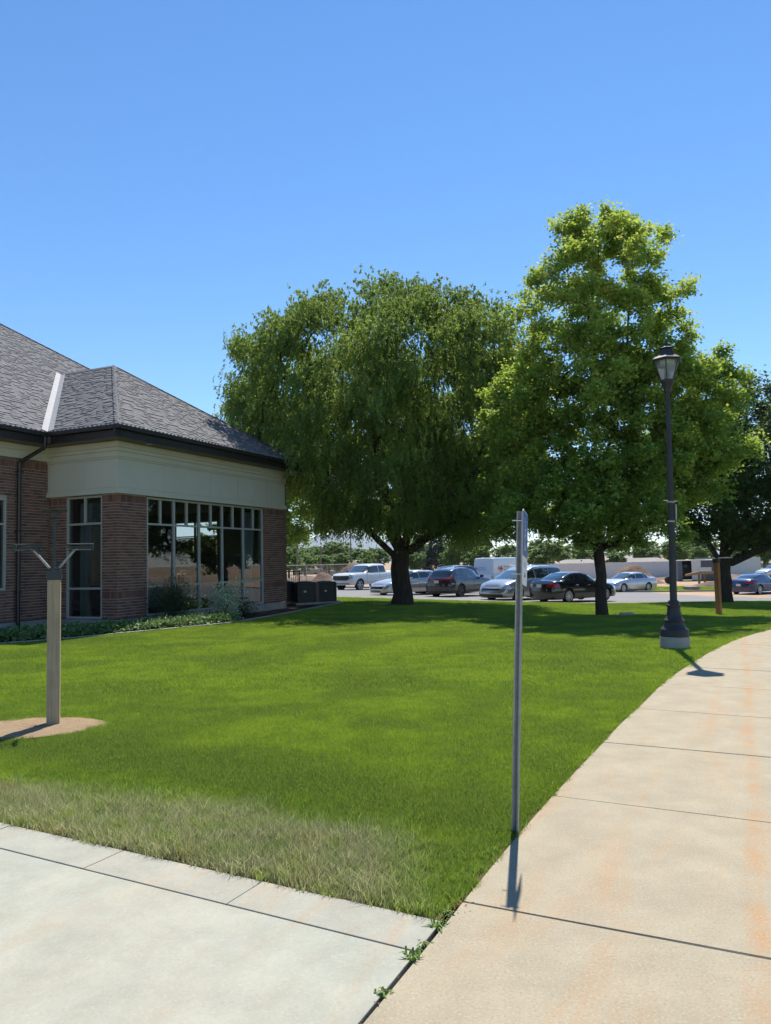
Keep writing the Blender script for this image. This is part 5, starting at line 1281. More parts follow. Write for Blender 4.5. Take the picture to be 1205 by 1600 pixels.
def leaves_willow(per=24, nl=13, ll=.115, lw=.050):
    def f(tips, pos, chains, rg):
        c0 = tips.mean(0); n = len(tips)*per; T = np.repeat(tips, per, 0)
        out = unit((T-c0)*np.array([1, 1, .25])); st = T+rg.normal(0, .25, (n, 3)); az = unit(out+rg.normal(0, .7, (n, 3))*np.array([1, 1, .3])); az[:, 2] = 0; az = unit(az)
        ln = rg.uniform(.25, .75, n)*np.clip(1.0-.13*(T[:, 2]-5.0), .16, 1.15); P = []; D = []
        for k in range(nl):
            t = (k+.5)/nl; h = (np.sin(t*1.5)*.38*ln)[:, None]*az; v = (-(t**1.7)*.85*ln+.10*np.sin(t*PI)*ln)
            p = st+h; p[:, 2] += v; P.append(p+rg.normal(0, .022, (n, 3)))
            d = az*(.55-.35*t)+np.array([0, 0, -.25-1.0*t])+rg.normal(0, .38, (n, 3)); D.append(unit(d))
        P = np.concatenate(P); D = np.concatenate(D); N2 = unit(rg.normal(0, 1, P.shape)+np.array([0, 0, .6])); m = len(P)
        rv = np.clip(np.tile(np.repeat(rg.uniform(.15, .85, len(tips)), per), nl)+rg.normal(0, .09, m), 0, 1)
        return leaf_quads(P, D, N2, ll*rg.uniform(.6, 1.2, m), lw*rg.uniform(.7, 1.3, m)), np.repeat(rv, 4)
    return f
def leaves_broad(per=110, spread=.38, ll=.12, lw=.105, flat=1.0, ytop=None, hang=.25):
    def f(tips, pos, chains, rg):
        n = len(tips)*per; T = np.repeat(tips, per, 0)
        # leaves cluster round short twigs
        tw = unit(rg.normal(0, 1, (len(tips)*8, 3))+np.array([0, 0, .45])); tw = tw*rg.uniform(.3, 1, (len(tw), 1))*spread*1.5
        k = rg.integers(0, 8, n)+np.repeat(np.arange(len(tips))*8, per); P = T+tw[k]*rg.uniform(.25, 1.05, (n, 1))+rg.normal(0, .07, (n, 3))*spread/.38
        D = unit(rg.normal(0, 1, (n, 3))*np.array([1, 1, .45])+np.array([0, 0, -hang])); N2 = unit(rg.normal(0, .55, (n, 3))+np.array([0, 0, flat]))
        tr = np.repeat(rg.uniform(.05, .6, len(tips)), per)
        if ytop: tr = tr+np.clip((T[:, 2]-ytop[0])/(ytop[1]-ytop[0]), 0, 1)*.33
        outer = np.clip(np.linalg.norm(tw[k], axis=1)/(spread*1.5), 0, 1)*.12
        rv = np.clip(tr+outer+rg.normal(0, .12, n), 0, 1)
        return leaf_quads(P, D, N2, ll*rg.uniform(.6, 1.2, n), lw*rg.uniform(.6, 1.15, n)), np.repeat(rv, 4)
    return f
rgW = np.random.default_rng(11)
def wshape(t):
    # open underside: higher towards the rim on the left, low hanging in the middle
    r = math.hypot(t[0]+.4, t[1]); lim = (2.55 if t[0] > 1.7 else 3.25)+.03*r*r+(1.3 if t[0] < -3.2 else 0)
    return t[2] > lim and t[2] < 13.2
WT = clump_tips([(-.65, 0, 7.95, 6.35, 6.0, 5.15), (-.3, 0, 6.9, 4.9, 4.6, 3.9), (3.1, .2, 4.6, 2.7, 2.8, 1.9)], [165, 64, 34], 1.2, 10, rgW, (.88, .98), 2.3, .06, wshape)
tree('willow_tree', .6, 31, [[(0, 0, 0), (-.03, 0, .8), (0, .02, 2.1)], [(0, 0, 2.0), (-.5, 0, 3.2), (-.9, -.3, 5), (-1.5, -.5, 7.8)], [(0, 0, 2.0), (.45, .3, 4), (.4, .3, 7), (.2, 0, 10.3)], [(0, 0, 1.8), (1.2, -.3, 3.0), (2.5, -.6, 3.9), (4, -.8, 5.2)], [(0, 0, 2.0), (1.0, .8, 4.2), (1.9, 1, 7.5)], [(0, 0, 2.0), (-.8, 1.5, 4), (-2.2, 2.6, 6.5)], [(0, 0, 2.1), (-.5, -1.6, 4.2), (-1, -2.9, 6.8)], [(0, 0, 1.7), (-1.6, -.4, 3.4), (-3.4, -.6, 5.6)]],
     WT, .38, 'huge round-crowned willow with drooping foliage on the lawn beside the building', leaves_willow(), M['bark'], seed=3, flare=.7)
rgM = np.random.default_rng(5)
ML = [(.5, 0, 9.5, 2.85, 2.6, 3.1), (.3, 0, 6.2, 3.2, 3.1, 2.9), (2.7, -.3, 5.6, 2.0, 1.9, 2.9), (3.7, 0, 7.0, .9, 1.1, 1.2), (-2.3, .3, 5.9, 1.4, 1.6, 2.7), (.2, 0, 3.9, 3.6, 3.0, 1.35), (-.2, 0, 3.0, 3.7, 3.0, .9), (-.4, 0, 12.0, .75, .7, .9), (1.1, .2, 12.0, .7, .7, .95)]
MT = clump_tips(ML, [105, 100, 74, 14, 46, 66, 56, 10, 10], .45, 7, rgM, (.55, 1.0), 1.95, .2)
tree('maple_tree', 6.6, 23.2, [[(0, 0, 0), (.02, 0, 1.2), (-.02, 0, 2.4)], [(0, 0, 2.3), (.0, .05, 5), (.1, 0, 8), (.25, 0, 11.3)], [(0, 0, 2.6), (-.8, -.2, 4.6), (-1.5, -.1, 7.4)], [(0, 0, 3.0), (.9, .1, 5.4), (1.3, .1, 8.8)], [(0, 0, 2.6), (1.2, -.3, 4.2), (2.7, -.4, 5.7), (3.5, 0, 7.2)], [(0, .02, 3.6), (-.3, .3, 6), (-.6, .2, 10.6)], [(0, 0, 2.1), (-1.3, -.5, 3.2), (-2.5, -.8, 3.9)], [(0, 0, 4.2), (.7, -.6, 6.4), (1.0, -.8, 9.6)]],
     MT, .165, 'tall upright maple with yellow-green leaves behind the lamp post', leaves_broad(62, .30, .115, .095, .7, (4, 11)), M['bark'], seed=8, flare=.5)  # dark bark instead of grey: shade on the trunk put into its colour
rgR = np.random.default_rng(9)
RT = clump_tips([(1.3, 0, 6.3, 4.9, 4.4, 4.2)], [125], 1.0, 8, rgR, (.65, 1.), 2.6, .25)
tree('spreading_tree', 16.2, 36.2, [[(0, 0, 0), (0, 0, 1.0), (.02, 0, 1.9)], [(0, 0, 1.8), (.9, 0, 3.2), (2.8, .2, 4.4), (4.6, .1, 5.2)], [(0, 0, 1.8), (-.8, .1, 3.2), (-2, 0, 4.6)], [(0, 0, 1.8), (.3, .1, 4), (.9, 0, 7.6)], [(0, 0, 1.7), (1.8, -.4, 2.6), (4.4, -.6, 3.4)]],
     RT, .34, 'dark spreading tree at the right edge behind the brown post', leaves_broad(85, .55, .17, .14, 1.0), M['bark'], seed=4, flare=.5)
rgL = np.random.default_rng(19)
LT = clump_tips([(0, 0, 5.2, 3.1, 3.1, 3.2)], [46], .8, 7, rgL, (.6, 1.), 1.8, .25)
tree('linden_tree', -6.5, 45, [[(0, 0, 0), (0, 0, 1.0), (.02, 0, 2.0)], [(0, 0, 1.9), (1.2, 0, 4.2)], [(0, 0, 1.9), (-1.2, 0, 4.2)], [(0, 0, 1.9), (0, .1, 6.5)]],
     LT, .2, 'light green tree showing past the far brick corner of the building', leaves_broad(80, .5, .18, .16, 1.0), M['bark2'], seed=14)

# background trees: a few meshes, each copied to its own place
def bgtree_proto(seed, kind='round', H_=8.0):
    rg = np.random.default_rng(seed); root = empty('background_tree', (0, 0, 0))
    if kind == 'cone':
        n = 5200; z = rg.uniform(.04, 1, n)**1.25*0+rg.beta(1.1, 1.7, n); r = (1-z)*.30*H_*np.sqrt(rg.uniform(.45, 1, n)); a = rg.uniform(0, 2*PI, n); r *= 1+.18*np.sin(z*46)
        P = np.stack([r*np.cos(a), r*np.sin(a), z*H_+.2], 1); D = unit(np.stack([np.cos(a), np.sin(a), -.35+0*a], 1)+rg.normal(0, .3, (n, 3))); N2 = unit(rg.normal(0, .5, (n, 3))+np.array([0, 0, 1])); L = rg.uniform(.3, .6, n); mat = M['conifer']; rv = rg.uniform(0, 1, n)
        V = leaf_quads(P, D, N2, L, L*.5); th = H_*.2
    else:
        lob = [(0, 0, H_*.58, H_*.36, H_*.34, H_*.36)]+[(rg.uniform(-.25, .25)*H_, rg.uniform(-.2, .2)*H_, H_*rg.uniform(.35, .75), H_*.2, H_*.2, H_*.18) for _ in range(5)]
        T = clump_tips(lob, [30]+[9]*5, H_*.07, 5, rg, (.6, 1.), H_*.1, .1)
        V, rv4 = leaves_broad(16, H_*.045, .42, .36, .7)(T, None, None, rg); mat = M['distant']; rv = rv4[::4]; th = H_*.45
    mesh_obj('crown', fast_mesh('crown', V, 4, rnd=np.repeat(rv, 4)), mat, root)
    m_ = MB(); m_.tube([(0, 0, -.4), (.05, 0, th*.6), (0, 0, th*1.3)], [H_*.035, H_*.025, H_*.012], 7); m_.build('trunk', M['bark2'], root, smooth=1.); return root
PROT = [bgtree_proto(100), bgtree_proto(101), bgtree_proto(102), bgtree_proto(103)]; CON = bgtree_proto(110, 'cone', 9.0)
used = set()
def put_bg(pr, x, y, s, lab, grp='trees on the horizon', sx=1.0):
    if id(pr) in used: o = copy_tree(pr)
    else: o = pr; used.add(id(pr))
    o.location = (x, y, gz(x, y)); o.scale = (s*sx, s*sx, s); o.rotation_euler = (0, 0, random.uniform(0, 6.28)); tag(o, lab, 'tree', grp); return o
def bgx(px_, Y): return (px_-602.5)/1170*Y
# (source pixel column, distance, height)
put_bg(CON, bgx(680, 125), 125, 1.0, 'bluish dark conical spruce seen past the willow trunk', 'spruces in the background', .9)
put_bg(CON, bgx(655, 140), 140, .85, 'smaller grey-green spruce left of the bluish conical one', 'spruces in the background', .9)
LM = [(455, 'beside the brick corner'), (480, 'above the middle condenser'), (508, 'above the rightmost condenser'), (535, 'above the pickup hood'), (566, 'above the pickup windscreen'), (595, 'above the pickup cab'), (650, 'just right of the willow trunk'), (700, 'above the dark crossover'), (742, 'above the left end of the white van'), (790, 'above the white van'), (838, 'right of the blue sign'), (872, 'above the black sedan roof'), (912, 'left of the maple trunk'), (965, 'just right of the maple trunk'), (1010, 'above the dirt mound'), (1055, 'behind the lamp post'), (1090, 'above the grey shed'), (1150, 'behind the spreading tree trunk'), (1195, 'at the right edge above the blue coupe')]
rr = random.Random(5); k = 0
for row, (Ya, Yb, ha, hb, adj, sxx) in enumerate(((150, 195, 7.2, 9.0, 'tall pale tree far back on the horizon', 1.3), (110, 138, 4.4, 5.8, 'low bright tree nearer on the horizon', 1.2))):
    for c_, lm in LM:
        if row == 1 and 590 < c_ < 640: continue
        Y = rr.uniform(Ya, Yb); h = rr.uniform(ha, hb)*.9; put_bg(PROT[k % 4], bgx(c_+rr.uniform(-5, 5), Y), Y, h/8, adj+' '+lm, 'trees on the horizon', sxx); k += 1
put_bg(PROT[1], bgx(735, 118), 118, 1.02, 'broad bright green tree rising above the white cargo van', 'trees near the far houses', 1.2)
put_bg(PROT[2], bgx(850, 104), 104, .66, 'yellow-green tree right of the blue sign above the black sedan', 'trees near the far houses', 1.2)
# wooded mass beyond, and trees outside the frame that the windows mirror
for k, (x, y, h) in enumerate([(34, 30, 9), (42, 40, 10), (30, 44, 8), (48, 24, 9), (56, 36, 11)]):
    put_bg(PROT[k % 4], x, y, h/8, ['leafy tree outside the right edge of the picture, nearest the sidewalk', 'second leafy tree outside the right edge of the picture', 'low leafy tree outside the right edge, closest to the blue coupe', 'leafy tree farthest right outside the picture, beside the verge', 'tallest leafy tree outside the right edge of the picture'][k], 'trees right of the picture', 1.1)

put_bg(PROT[0], -8.1, 35.2, .46, 'bushy tree behind the building, seen through the wide window and its blinds', 'trees near the far houses', 1.25)
# ------------------------------------------------------------------ far buildings, fences, dirt
ROOFM = simple('far_roof', (.27, .245, .22), .9, var=.12, scale=.6); SID = simple('beige_siding', (.42, .37, .31), .85, var=.06); BRK = simple('far_brick', (.22, .13, .10), .9, var=.1); DG = simple('dark_window', (.03, .035, .04), .1, bump=0)
def house(cx, cy, wd, dp, hh, rh, rz, label, wm=SID):
    r = empty('house', (cx, cy, gz(cx, cy)-(2.0 if cx > 0 else 1.6)), rz, label, 'house', 'houses beyond the construction ground'); m_ = MB(); m_.box((0, 0, hh/2-.2), (wd, dp, hh+.4)); w_ = m_.build('wall', wm, r)
    a, b = wd/2+.5, dp/2+.5; m_ = MB(); m_.add([(-a, -b, hh+.003), (a, -b, hh+.003), (a, b, hh+.003), (-a, b, hh+.003), (-a+b*.9, 0, hh+rh), (a-b*.9, 0, hh+rh)], [(0, 1, 5, 4), (1, 2, 5), (2, 3, 4, 5), (3, 0, 4), (3, 2, 1, 0)]); ro = m_.build('roof', ROOFM, r)
    m_ = MB(); m_.box((wd*.2, dp*.15, hh+rh*.8), (.7, .7, 1.3)); m_.build('chimney', BRK, ro)
    for k in range(3):
        x = -wd/2+wd*(k+.5)/3; m_ = MB(); m_.box((x, -dp/2-.03, hh*.58), (1.3, .08, 1.0)); f = m_.build('window', M['whitemark'], w_); m_ = MB(); m_.box((x, -dp/2-.06, hh*.58), (1.1, .04, .8)); m_.build('pane', DG, f)
    m_ = MB(); m_.box((wd*.33, -dp/2-.04, 1.0), (.95, .08, 2.0)); m_.build('door', M['redwood'], w_); return r
house(bgx(552, 165), 165, 12, 9, 2.6, 2.2, .1, 'beige house with pale hip roof above the hood of the white pickup')
house(bgx(500, 190), 190, 12, 9, 2.8, 2.4, -.2, 'pale roofed house far behind the condensers')
house(bgx(735, 140), 140, 9, 8, 3.0, 1.4, .0, 'low brown brick building left of the white cargo van', BRK)
house(bgx(900, 116), 116, 12, 9, 2.7, 1.7, .15, 'grey roofed house behind the left end of the white fence')
house(bgx(1000, 122), 122, 13, 9, 2.6, 1.8, -.1, 'grey roofed house behind the middle of the white fence')
house(bgx(1180, 150), 150, 14, 9, 2.8, 1.9, -.1, 'grey roofed house behind the short white fence at the right')
VIN = simple('white_vinyl', (.66, .64, .62), .6, var=.05, bump=0)
def vfence(a, b, label, hgt=1.95, base=None):
    a = Vector(a); b = Vector(b); n = max(1, round((b-a).length/2.4)); d = (b-a)/n; r = empty('white_fence', (a.x, a.y, gz(a.x, a.y)), 0, label, 'fence', 'white vinyl fences'); th = math.atan2(d.y, d.x); O_ = Vector((a.x, a.y, gz(a.x, a.y)))
    for k in range(n+1):
        p = a+d*k; z = gz(p.x, p.y)-O_.z; m_ = MB(); m_.box((p.x-a.x, p.y-a.y, z+hgt/2+.03), (.13, .13, hgt+.1), th); m_.build('post', VIN, r)
        if k < n:
            q = p+d/2; m_ = MB(); L_ = d.length-.14; c = (q.x-a.x, q.y-a.y, z+hgt/2); m_.box(c, (L_, .03, hgt-.1), th); w = 0
            for j in range(14): off = -L_/2+L_*(j+.5)/14; m_.box((c[0]+math.cos(th)*off, c[1]+math.sin(th)*off-.02, c[2]), (L_/14-.02, .03, hgt-.3), th)
            m_.build('panel', VIN, r)
            m_ = MB(); m_.box((c[0], c[1], z+hgt-.02), (L_, .07, .12), th); m_.build('rail', VIN, r)
vfence((bgx(858, 92), 92), (bgx(1052, 90), 90), 'long white vinyl fence behind the dirt mound and pale sedan')
vfence((bgx(1100, 96), 96), (bgx(1184, 93), 93), 'short white vinyl fence section right of the brown post', 2.2)
# dirt mounds
M['mound'] = simple('clod_dirt', (.20, .13, .09), .95, var=.35, scale=1.1, bump=1., bdist=.2)
def mound(x, y, rx, ry, h, label, seed, sink=.1):
    rg = random.Random(seed); n, m = 40, 12; V = [(0, 0, h)]; F_ = []
    from mathutils import noise as mn
    for j in range(1, m+1):
        for i in range(n):
            t = 2*PI*i/n; f = j/m; X, Y = rx*f*math.cos(t), ry*f*math.sin(t); z = h*(math.cos(f*PI)*.5+.5)**.85
            z += .22*h*mn.fractal(Vector((X*.9+seed, Y*.9, 0)), 1.0, 2.0, 4)*(1-f**3); V.append((X, Y, z-(sink if j == m else 0)))
    for i in range(n): F_.append((0, 1+i, 1+(i+1) % n))
    for j in range(m-1):
        for i in range(n): a = 1+j*n; F_.append((a+i, a+n+i, a+n+(i+1) % n, a+(i+1) % n))
    mb = MB(); mb.add(V, F_); o = mb.build('dirt_mound', M['mound'], None, smooth=2.); o.location = (x, y, gz(x, y)-.05); tag(o, label, 'dirt mound', None); return o
mound(bgx(984, 76), 76, 3.4, 3.0, 1.75, 'tall brown dirt mound behind the pale silver sedan', 3)
mound(bgx(505, 76), 76, 2.0, 2.0, 1.15, 'small dark dirt mound just left of the white pickup', 4)
mound(bgx(470, 82), 82, 4.5, 3, .7, 'low dirt bank behind the condensers', 6)
mound(bgx(551, 100), 100, 3.2, 2.0, 2.3, 'reddish dirt heap above the pickup hood near the far house', 7)
mound(bgx(1120, 62), 62, 3.5, 1.6, .55, 'low crumbly dirt bank left of the blue coupe', 8)
mound(bgx(1100, 88), 88, 9, 3, .5, 'low dirt bank in front of the grey shed', 9)
# chain-link fence
cf = empty('chainlink_fence', (bgx(445, 78), 78, gz(-10, 78)), 0, 'grey chain-link fence along the dirt left of the pickup', 'fence'); L_ = 8.6
for k in range(5): m_ = MB(); m_.tube([(k*L_/4, 0, -.2), (k*L_/4, 0, 1.85)], .035, 8); m_.build('post', M['galv'], cf)
m_ = MB(); m_.tube([(0, 0, 1.82), (L_, 0, 1.82)], .03, 6); m_.build('top_rail', M['galv'], cf)
m_ = MB(); m_.tube([(0, 0, .1), (L_, 0, .1)], .02, 6); m_.build('bottom_rail', M['flash'], cf)
m_ = MB(); k = -1.8
while k < L_:
    for sg in (1, -1):
        a, b = (k, k+1.75) if sg > 0 else (k+1.75, k); z0, z1 = .08, 1.82
        if a < 0 or b < 0 or a > L_ or b > L_: continue
        m_.tube([(a, 0, z0), (b, 0, z1)], .006, 3, cap=False)
    k += .16
o = m_.build('wire_mesh', M['galv'], cf); o['kind'] = 'stuff'
for px_, Y, h, lab in ((463, 95, 7.0, 'thin utility pole beside the brick corner in the distance'), (547, 110, 8.2, 'thin utility pole rising above the white pickup hood'), (500, 98, 4.5, 'short thin pole in the distance above the middle condenser')):
    m_ = MB(); m_.tube([(0, 0, -.3), (0, 0, h)], [.11, .07], 8); u = empty('utility_pole', (bgx(px_, Y), Y, gz(bgx(px_, Y), Y)), 0, lab, 'pole'); m_.build('pole', M['bark2'], u); m_ = MB(); m_.box((0, 0, h-.4), (1.2, .08, .1)); m_.build('crossarm', M['bark2'], u)
# shed
sx, sy = bgx(1056, 80), 80
sd_ = empty('site_shed', (sx, sy, gz(sx, sy)), -.12, 'grey metal site shed with a dark open doorway behind the lamp post', 'shed')
GM = simple('blue_grey_corrugated', (.12, .14, .165), .6, .2, var=.1, bump=0)
m_ = MB(); m_.box((2.15, 1.3, 2.12), (4.4, 2.7, .08)); m_.build('roof', VIN, sd_)
m_ = MB()
for k in range(46): m_.box((2.35+k*.042, 0+(.02 if k % 2 else 0), 1.04), (.041, .05, 2.06))
m_.build('corrugated_wall', GM, sd_)['kind'] = 'stuff'
m_ = MB(); m_.box((.22, 0, 1.04), (.44, .05, 2.06)); m_.build('corner_wall', GM, sd_)
m_ = MB(); m_.box((1.86, .01, 1.04), (.94, .05, 2.06)); m_.build('white_door', VIN, sd_)
m_ = MB(); m_.box((2.75, -.07, 1.05), (1.25, .04, .62)); m_.build('white_board', VIN, sd_)
m_ = MB(); m_.box((2.15, 2.6, 1.04), (4.3, .05, 2.06)); m_.box((0.02, 1.3, 1.04), (.05, 2.5, 2.06)); m_.box((4.3, 1.3, 1.04), (.05, 2.5, 2.06)); m_.build('shell_wall', GM, sd_)
for k, (a, b, c_) in enumerate(((.6, .5, .5), (.95, .7, 1.0), (1.1, .45, 1.5), (.62, .7, 1.35))):
    q = empty('stored_box', (sx+a, sy+.9, gz(sx, sy)), 0, ['dark box low in the shed doorway at left', 'dark box at mid height in the shed doorway', 'dark box high in the shed doorway at right', 'dark box high in the shed doorway at left'][k], 'box'); m_ = MB(); m_.box((0, 0, c_), (.4, .4, .3)); m_.build('carton', M['blackplastic'] if k % 2 else GM, q); 
    m_ = MB(); m_.box((0, 0, c_+.16), (.44, .44, .03)); m_.build('lid', GM, q)
tb = empty('timber_trestle', (bgx(1069, 66), 66, gz(28, 66)), -.05, 'orange timber trestle standing on the dirt before the grey shed', 'trestle')
m_ = MB(); m_.add([(-.1, -.1, 1.0), (1.25, -.1, 1.3), (1.25, .1, 1.3), (-.1, .1, 1.0), (-.1, -.1, .85), (1.25, -.1, .98), (1.25, .1, .98), (-.1, .1, .85)], [(0, 1, 2, 3), (4, 7, 6, 5), (0, 4, 5, 1), (1, 5, 6, 2), (2, 6, 7, 3), (3, 7, 4, 0)]); m_.build('beam', M['palewood'], tb)
m_ = MB(); m_.box((2.0, 0, 1.12), (1.5, .2, .25)); m_.build('beam', M['palewood'], tb)
for x_ in (1.05, 1.55): m_ = MB(); m_.box((x_, 0, .48), (.16, .14, 1.1)); m_.build('leg', M['redwood'], tb)
m_ = MB(); m_.lathe([(.12, -.25), (.34, -.22), (.40, -.08), (.40, .08), (.34, .22), (.12, .25)], 20, axis='Y'); m_.build('tyre', M['rubber'], None, smooth=.8); ty_ = COL.objects[-1]; ty_.location = (bgx(1041, 72), 72, gz(32, 72)+.36); tag(ty_, 'black tyre lying on the dirt just left of the lamp post', 'tyre')
ub = empty('utility_box', (bgx(1077, 57), 57.2, gz(23, 57)), .2, 'flat grey utility box lid in the weeds beyond the road', 'utility box'); m_ = MB(); m_.box((0, 0, .12), (1.0, .6, .3)); m_.build('box', M['stone'], ub, bevel=.03); m_ = MB(); m_.box((0, 0, .29), (1.06, .66, .05)); m_.build('lid', M['stone'], ub, bevel=.02)
# weeds on the far side of the road
def band_points(A, B, n):
    A = ipol(A, 60); B = ipol(B, 60); i = RNG.integers(0, 59, n); f = RNG.uniform(0, 1, n)[:, None]; g_ = RNG.uniform(0, 1, n)[:, None]; p = A[i]*(1-f)+A[i+1]*f; q = B[i]*(1-f)+B[i+1]*f; return p*(1-g_)+q*g_
g = band_points([(14, 57.2), (22, 56.2), (34, 57.5)], [(15, 63), (24, 64), (36, 66)], 900)
T6 = [tuft('tuft', 160, .5, .22, .035, .8, 70+k) for k in range(3)]
grass_object('weeds', np.c_[g, [gz(a, b)-.07 for a, b in g]], RNG.uniform(.3, 1.1, len(g)), RNG.uniform(0, 6, len(g)), RNG.integers(0, 3, len(g)), T6)
# mountains
def mountains():
    from mathutils import noise as mn
    n, m = 160, 14; V = []
    for i in range(n):
        x = -9000+18000*i/(n-1); h = 300*(.75+.35*math.sin(x*.0011+2)+.5*mn.fractal(Vector((x*.0012, 3.1, 0)), 1., 2., 5)); h *= 1-.72*ss((x+300)/1500)
        for j in range(m): f = j/(m-1); V.append((x, 8200+f*1500+120*mn.noise(Vector((x*.003, f*4, 0))), -60+(h+60)*math.sin(min(1, f*1.0)*PI/2)*(1+.15*mn.fractal(Vector((x*.002, f*5, 1)), 1., 2., 4)*(f < .95))))
    idx = [(i*m+j, (i+1)*m+j, (i+1)*m+j+1, i*m+j+1) for i in range(n-1) for j in range(m-1)]
    g_ = simple('mountain_scrub', (.10, .115, .09), .95, var=.3, scale=.002, bump=0); o = mesh_obj('mountains', fast_mesh('mountains', V, 4, idx=np.array(idx)), g_); set_sm(o); tag(o, kind='structure')
mountains()

# ------------------------------------------------------------------ planting by the building, weeds, litter
def leafy(P, D, L, Wd, seed, nz=.6):
    rg = np.random.default_rng(seed); N2 = unit(rg.normal(0, .6, P.shape)+np.array([0, 0, nz])); return leaf_quads(P, unit(D), N2, L, Wd)
def bush(name, x, y, H_, R_, n, mat, label, cat, seed, ll=.045, lw=.03, stems=9, spire=0.):
    rg = np.random.default_rng(seed); r = empty(name, (x, y, gz(x, y)), 0, label, cat); st = MB(); P = []; D = []
    for k in range(stems):
        a = rg.uniform(0, 6.28); rr_ = R_*rg.uniform(.2, 1.0); top = np.array([rr_*math.cos(a), rr_*math.sin(a), H_*rg.uniform(.6, 1.0)*(1-.35*(rr_/R_)**2)+(spire if k == 0 else 0)]); mid = top*np.array([.45, .45, .55]); st.tube([(0, 0, -.05), tuple(mid), tuple(top)], [.014, .010, .004], 5)
        m = n//stems; t = rg.beta(2.2, 1.1, m); c = np.where(t[:, None] < .5, mid*(t[:, None]/.5), mid+(top-mid)*((t[:, None]-.5)/.5)); off = rg.normal(0, .17*R_+.05, (m, 3)); P.append(c+off); D.append(unit(off+rg.normal(0, .1, (m, 3))+np.array([0, 0, .05])))
    P = np.concatenate(P); D = np.concatenate(D); P[:, 2] = np.maximum(P[:, 2], .03); m = len(P)
    V = leafy(P, D, ll*rg.uniform(.6, 1.3, m), lw*rg.uniform(.6, 1.2, m), seed); st.build('stems', M['bark'], r); mesh_obj('foliage', fast_mesh('foliage', V, 4, rnd=np.repeat(rg.uniform(0, 1, m), 4)), mat, r); return r
p = W(1.35, .75, 0); bush('yew_shrub', p.x, p.y, 1.25, .62, 6500, M['yew'], 'dark green shrub growing against the corner of the brick pier', 'shrub', 31, .07, .02, 16)
p = W(3.0, 1.35, 0); bush('variegated_shrub', p.x, p.y, 1.05, .52, 4200, M['variegated'], 'pale speckled shrub in front of the wide window', 'shrub', 32, .05, .038, 18, .35)
p = W(4.1, 1.2, 0); bush('yew_shrub', p.x, p.y, .55, .42, 2200, M['yew'], 'small dark shrub just right of the pale speckled one', 'shrub', 33, .05, .02, 10)
def ground_cover():
    rg = np.random.default_rng(44); B = ipol(BE, 200); B = B[(B[:, 1] < 21.6) & (B[:, 0] > -11)]; n = 2600; i = rg.integers(0, len(B)-1, n); d = unit(B[i+1]-B[i]); nr = np.stack([-d[:, 1], d[:, 0]], 1)
    wd = np.where(B[i][:, 1] < 18, 1.7, 1.05); off = rg.uniform(.12, 1, n)*wd; c = B[i]+nr*off[:, None]+rg.normal(0, .05, (n, 2)); k = 9
    h = .22*np.clip(off/.25, .35, 1)*rg.uniform(.7, 1.2, n); P = np.repeat(np.c_[c, h*.55], k, 0)+rg.normal(0, 1, (n*k, 3))*np.array([.07, .07, .05]); D = rg.normal(0, 1, (n*k, 3))+np.array([0, 0, .3]); P[:, 2] = np.maximum(P[:, 2], .02)
    V = leafy(P, D, .095*rg.uniform(.6, 1.25, n*k), .062*rg.uniform(.7, 1.2, n*k), 45, 1.0); o = mesh_obj('ground_cover', fast_mesh('ground_cover', V, 4, rnd=np.repeat(np.clip(rg.normal(.5, .3, n*k), 0, 1), 4)), M['cover']); tag(o, kind='stuff')
ground_cover()
def weed(x, y, s, label, seed, z=-.02):
    rg = np.random.default_rng(seed); n = 26; r = empty('weed', (x, y, z), 0, label, 'weed', 'weeds in the pavement joint'); V = []; F_ = []
    mb = MB()
    for k in range(n):
        a = rg.uniform(0, 6.28); l = s*rg.uniform(.5, 1.1); h = s*rg.uniform(.25, .8); d = np.array([math.cos(a), math.sin(a)]); q = np.array([-d[1], d[0]])*.004; b0 = rg.normal(0, .012, 2); m1 = b0+d*l*.5; t = b0+d*l
        mb.add([(*(b0-q), 0), (*(b0+q), 0), (*(m1+q), h), (*(m1-q), h), (*t, h*.72)], [(0, 1, 2, 3), (3, 2, 4)])
    me = mb.mesh('blades'); at = me.attributes.new('rnd', 'FLOAT', 'POINT'); at.data.foreach_set('value', np.repeat(rg.uniform(0, 1, n), 5).astype(np.float32)); mesh_obj('blades', me, M['weed'], r)
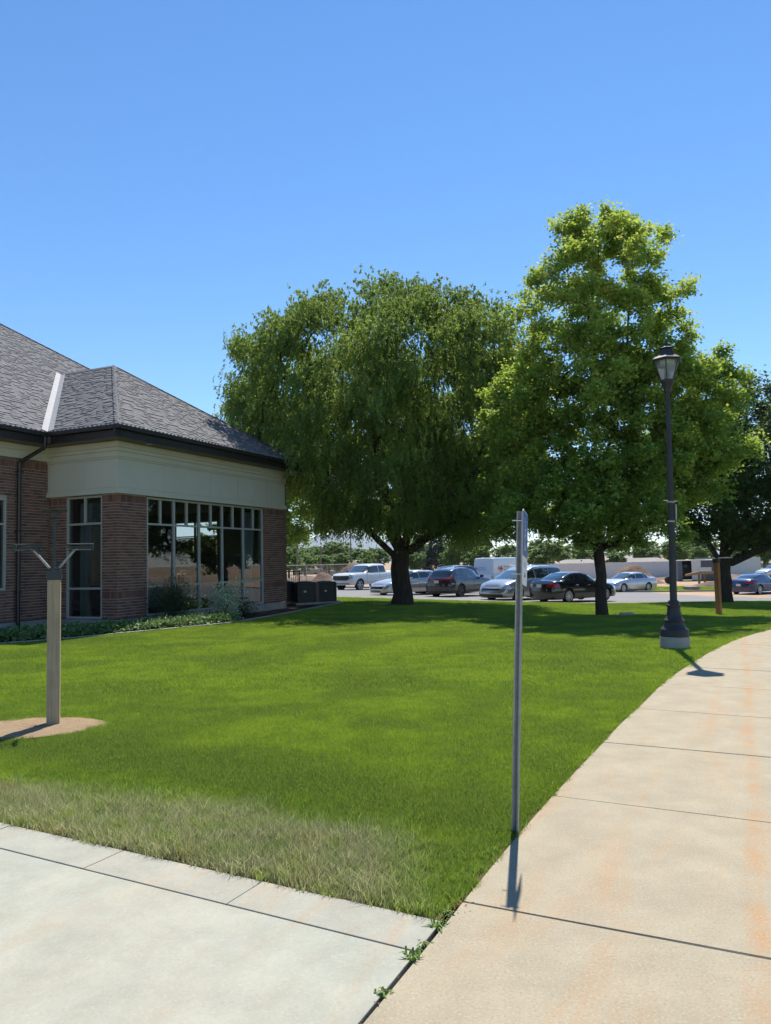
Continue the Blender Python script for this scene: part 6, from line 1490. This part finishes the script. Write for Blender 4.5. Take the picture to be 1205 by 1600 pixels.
weed(.19, 3.40, .06, 'spiky green weed in the joint at the driveway corner', 1); weed(.075, 3.15, .06, 'larger spiky weed in the pavement joint below the corner', 2); weed(-.045, 2.90, .04, 'small weed nearest the bottom edge in the pavement joint', 3); weed(.24, 3.53, .045, 'small weed where the lawn corner meets both pavements', 4); weed(.125, 3.27, .035, 'tiny sprout between the two spiky weeds in the joint', 5)
m_ = MB(); E0 = Vector((.205, 3.50)); E1 = Vector((-.6, 1.8)); d = (E1-E0).normalized()
ruled('joint_soil', [(.34, 3.72), (-.9, 1.2)], [(.16, 3.50), (-1.0, 1.1)], 12, 4, M['soil'], -.010, jitter=.004)
def litter():
    rg = np.random.default_rng(77); n = 190; s = rg.uniform(js[1], js[2]+8, n); P = []
    for v in s: p, d, r = wl(v); P.append((*(p+r*abs(rg.normal(0, .03))-r*.02), gz(*p)+.004+rg.uniform(0, .004)))
    P = np.array(P); P[:60, 0] = .26+rg.normal(0, .05, 60); P[:60, 1] = 3.60+rg.normal(0, .05, 60); P[:60, 2] = .0
    V = leafy(P, rg.normal(0, 1, P.shape)*np.array([1, 1, .2]), rg.uniform(.006, .022, n), rg.uniform(.004, .012, n), 5, 2.); mat = simple('dry_leaf_litter', (.20, .09, .045), .9, var=.4, scale=90); o = mesh_obj('leaf_litter', fast_mesh('leaf_litter', V, 4), mat); tag(o, kind='stuff')
litter()
# dark soil line along the cut lawn edges
ruled('edge_soil', [tuple(p) for p in WL if 3.5 < p[1] < 16.5], [tuple(np.array(wl(s)[0])-wl(s)[2]*.05) for s in np.linspace(s_at(.3, 3.6), s_at(8.4, 16.3), 30)], 60, 3, M['soil'], -.012, jitter=.004)
ruled('edge_soil', [tuple(DA+DD*-9), tuple(DA+DD*sc)], [tuple(DA+DD*-9+DN*.035), tuple(DA+DD*sc+DN*.035)], 60, 3, M['soil'], -.014, jitter=.004)

# ------------------------------------------------------------------ air
def haze():
    g = NG('haze_air'); v = g.n('VolumePrincipled'); v.inputs['Color'].default_value = (.72, .84, 1, 1); v.inputs['Density'].default_value = 7e-5; v.inputs['Anisotropy'].default_value = .2; g.t.links.new(v.outputs[0], g.out.inputs['Volume'])
    m_ = MB(); m_.box((0, 5200, 180), (19000, 11000, 560)); o = m_.build('haze', g.m); tag(o, kind='stuff')
haze()
